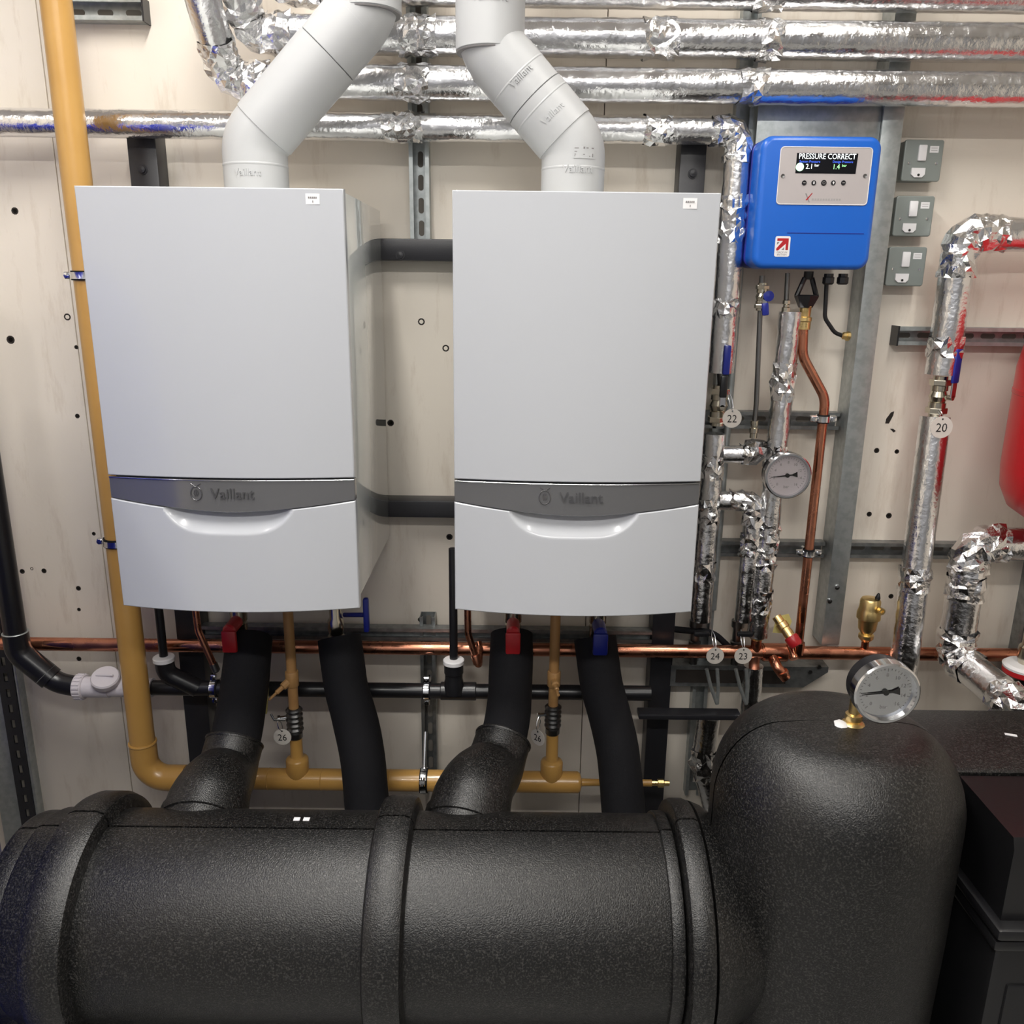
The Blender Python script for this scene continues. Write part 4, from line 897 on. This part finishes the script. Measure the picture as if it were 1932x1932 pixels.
# ------------------------------------------------------------ low loss header dome
DX, DY, DR = 1.39, -.68, .215; DT = -.116
pr = [(0, DT)]
for k in range(1, 6): pr.append((.10*k/5, DT-.004*(k/5)**2))
e1 = DR-.10
for k in range(1, 15):
    a = k/14*PI/2; pr.append((.10+e1*math.sin(a), DT-.004-(.150)*(1-math.cos(a))))
pr += [(DR, -.5), (DR-.004, -.75), (DR-.01, FZ+.02), (DR-.02, FZ+.002)]
t = thing('separator_casing', 'tall black foam-cased separator with a domed top at the right', 'separator', (DX, DY, FZ))
def dome(a0, a1, name):
    n = 28; vs = []
    for r, z in pr:
        for k in range(n+1):
            a = a0+(a1-a0)*k/n; vs.append(V((DX+r*math.cos(a)*1.03, DY+r*math.sin(a), z)))
    N = len(pr); m_ = n+1
    fs = [(i*m_+k, i*m_+k+1, (i+1)*m_+k+1, (i+1)*m_+k) for i in range(N-1) for k in range(n)]
    g = G(); g.add(vs, fs); bmesh.ops.remove_doubles(g.bm, verts=g.bm.verts, dist=1e-6); return put(g, name, 'epp', t, ang=50)
e_ = .011
dome(PI+e_, 2*PI-e_, 'front_shell'); dome(e_, PI-e_, 'back_shell')
put(G().lathe([(0, DT-.004)]+[(max(r-.004, 0), z-.003) for r, z in pr[6:-1]]+[(0, FZ+.01)], (DX, DY, 0), (0, 0, 1), 40), 'joint_core', 'seam', t)
nk = [(HR_+.026, 0), (HR_+.018, .02), (HR_-.005, .05), (HR_-.03, .10), (HR_-.05, .2)]
put(G().lathe(nk, (xR+.0635, HY, HZ), (1, 0, 0), 40), 'neck', 'epp', t)
g = at(1608, 1337, DY)
zt = DT
t = thing('pressure_gauge_stub', 'brass elbow stub on the separator dome under the big gauge', 'fitting', (DX, DY, zt))
gc = at(1652, 1285, DY-.045)
sx = g.x
put(G().lathe([(.020, -.006), (.022, -.002), (.018, .002), (.013, .004), (.015, .008), (.015, .018), (.010, .02), (.010, .05)], (sx, DY-.01, zt), (0, 0, 1), 12), 'hex_nipple', 'brass', t)
put(G().tube(rounded([(sx, DY-.01, zt+.04), (sx, DY-.01, gc.z), (gc.x, DY-.01, gc.z), (gc.x, gc.y+.004, gc.z)], .012, .004), .0085, 14), 'elbow_tube', 'brass', t)
solo(G().lathe([(.014, -.006), (.015, -.003), (.006, .001)], (sx-.022, DY-.018, zt+.003), (.1, -.2, 1), 7), 'sealing_tape', 'paper', 'scrap of white sealing tape round the brass stub', 'tape')
gauge('large pressure gauge on top of the black separator dome', gc, .0555, .050, gc)
# ------------------------------------------------------------ black pump casing at far right
t = thing('pump_casing', 'glossy black angular pump casing at the right edge', 'casing', (1.9, -.65, FZ))
put(G().prism([(-.846, -.42), (-.846, -.262), (-.838, -.243), (-.66, -.240), (-.655, -.42)], lambda y, z, d: V((d, y, z)), 1.632, 2.4), 'lid', 'gloss_k', t)
put(G().prism([(-.655, -.42), (-.655, -.236), (-.645, -.230), (-.43, -.228), (-.41, -.26), (-.41, -.42)], lambda y, z, d: V((d, y, z)), 1.618, 2.4), 'rear_cover', 'epp', t)
put(G().span((1.574, -.545, -.5), (1.618, -.42, -.229), .004), 'rear_cover_edge', 'epp', t)
put(G().span((1.615, -.872, -.425), (2.42, -.645, -.402), .008), 'lid_flange', 'gloss_k', t)
put(G().span((1.619, -.862, -.455), (2.42, -.645, -.432), .008), 'base_flange', 'gloss_k', t)
put(G().span((1.630, -.850, FZ), (2.40, -.40, -.445), .012), 'base_box', 'gloss_k', t)
put(G().span((1.66, -.856, -.95), (2.38, -.848, -.53), .004), 'recessed_panel', 'gloss_k', t)
put(G().box((1.80, -.53, -.2278), (.022, .008, .001), 0, 1, Matrix.Rotation(-.35, 3, 'Z')), 'paint_fleck', 'paper', t)
# ------------------------------------------------------------ vessels at the edges
t = thing('expansion_vessel', 'red expansion vessel cut off by the right edge', 'vessel', (2.122, -.185, .06))
put(G().lathe([(0, .098), (.06, .101), (.13, .118), (.175, .148), (.195, .19), (.2, .24), (.2, .47), (.19, .53), (.13, .58), (0, .60)], (2.122, -.185, 0), (0, 0, 1), 48), 'vessel_body', 'red', t)
put(G().lathe([(.1995, .408), (.2015, .410), (.2015, .420), (.1995, .422)], (2.122, -.185, 0), (0, 0, 1), 48), 'seam_band', 'red', t)
put(G().cyl((2.122, -.185, .075), (2.122, -.185, .105), .014, 14), 'connector', 'brass', t)
put(G().span((2.09, .005, .24), (2.16, WY, .44), .003), 'wall_bracket', 'galv', t)
c = at(1935, 1262, -.12)
t = thing('flanged_fitting', 'white disc fitting with red rim at the right edge', 'fitting', c)
put(G().lathe([(.048, -.014), (.052, -.010), (.052, .0), (.048, .002)], c, (0, 0, 1), 30), 'red_rim', 'red_v', t)
put(G().lathe([(.052, .0022), (.053, .008), (.046, .014), (.02, .016), (0, .016)], c, (0, 0, 1), 30), 'white_disc', 'paper', t)
put(G().lathe([(.02, .016), (.024, .03), (.024, .06), (.018, .066), (.018, .11)], c, (0, 0, 1), 20), 'neck', 'nickel', t)
put(G().lathe([(.022, -.22), (.022, -.014)], c, (0, 0, 1), 20), 'tail', 'plastic_k', t)
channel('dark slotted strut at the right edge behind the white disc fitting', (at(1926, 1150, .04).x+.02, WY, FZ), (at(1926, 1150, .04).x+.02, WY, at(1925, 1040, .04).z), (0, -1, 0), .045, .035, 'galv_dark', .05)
t = thing('blue_vessel', 'blue pressure vessel just outside the left edge', 'vessel', (-.57, -.85, FZ))
put(G().lathe([(0, FZ+.08), (.25, FZ+.1), (.38, FZ+.16), (.42, FZ+.25), (.42, .55), (.38, .64), (.25, .71), (0, .73)], (-.57, -.85, 0), (0, 0, 1), 56), 'vessel_body', 'blue_tank', t)
put(G().lathe([(.26, FZ), (.28, FZ), (.28, FZ+.14), (.26, FZ+.14)], (-.57, -.85, 0), (0, 0, 1), 40), 'base_ring', 'blue_tank', t)
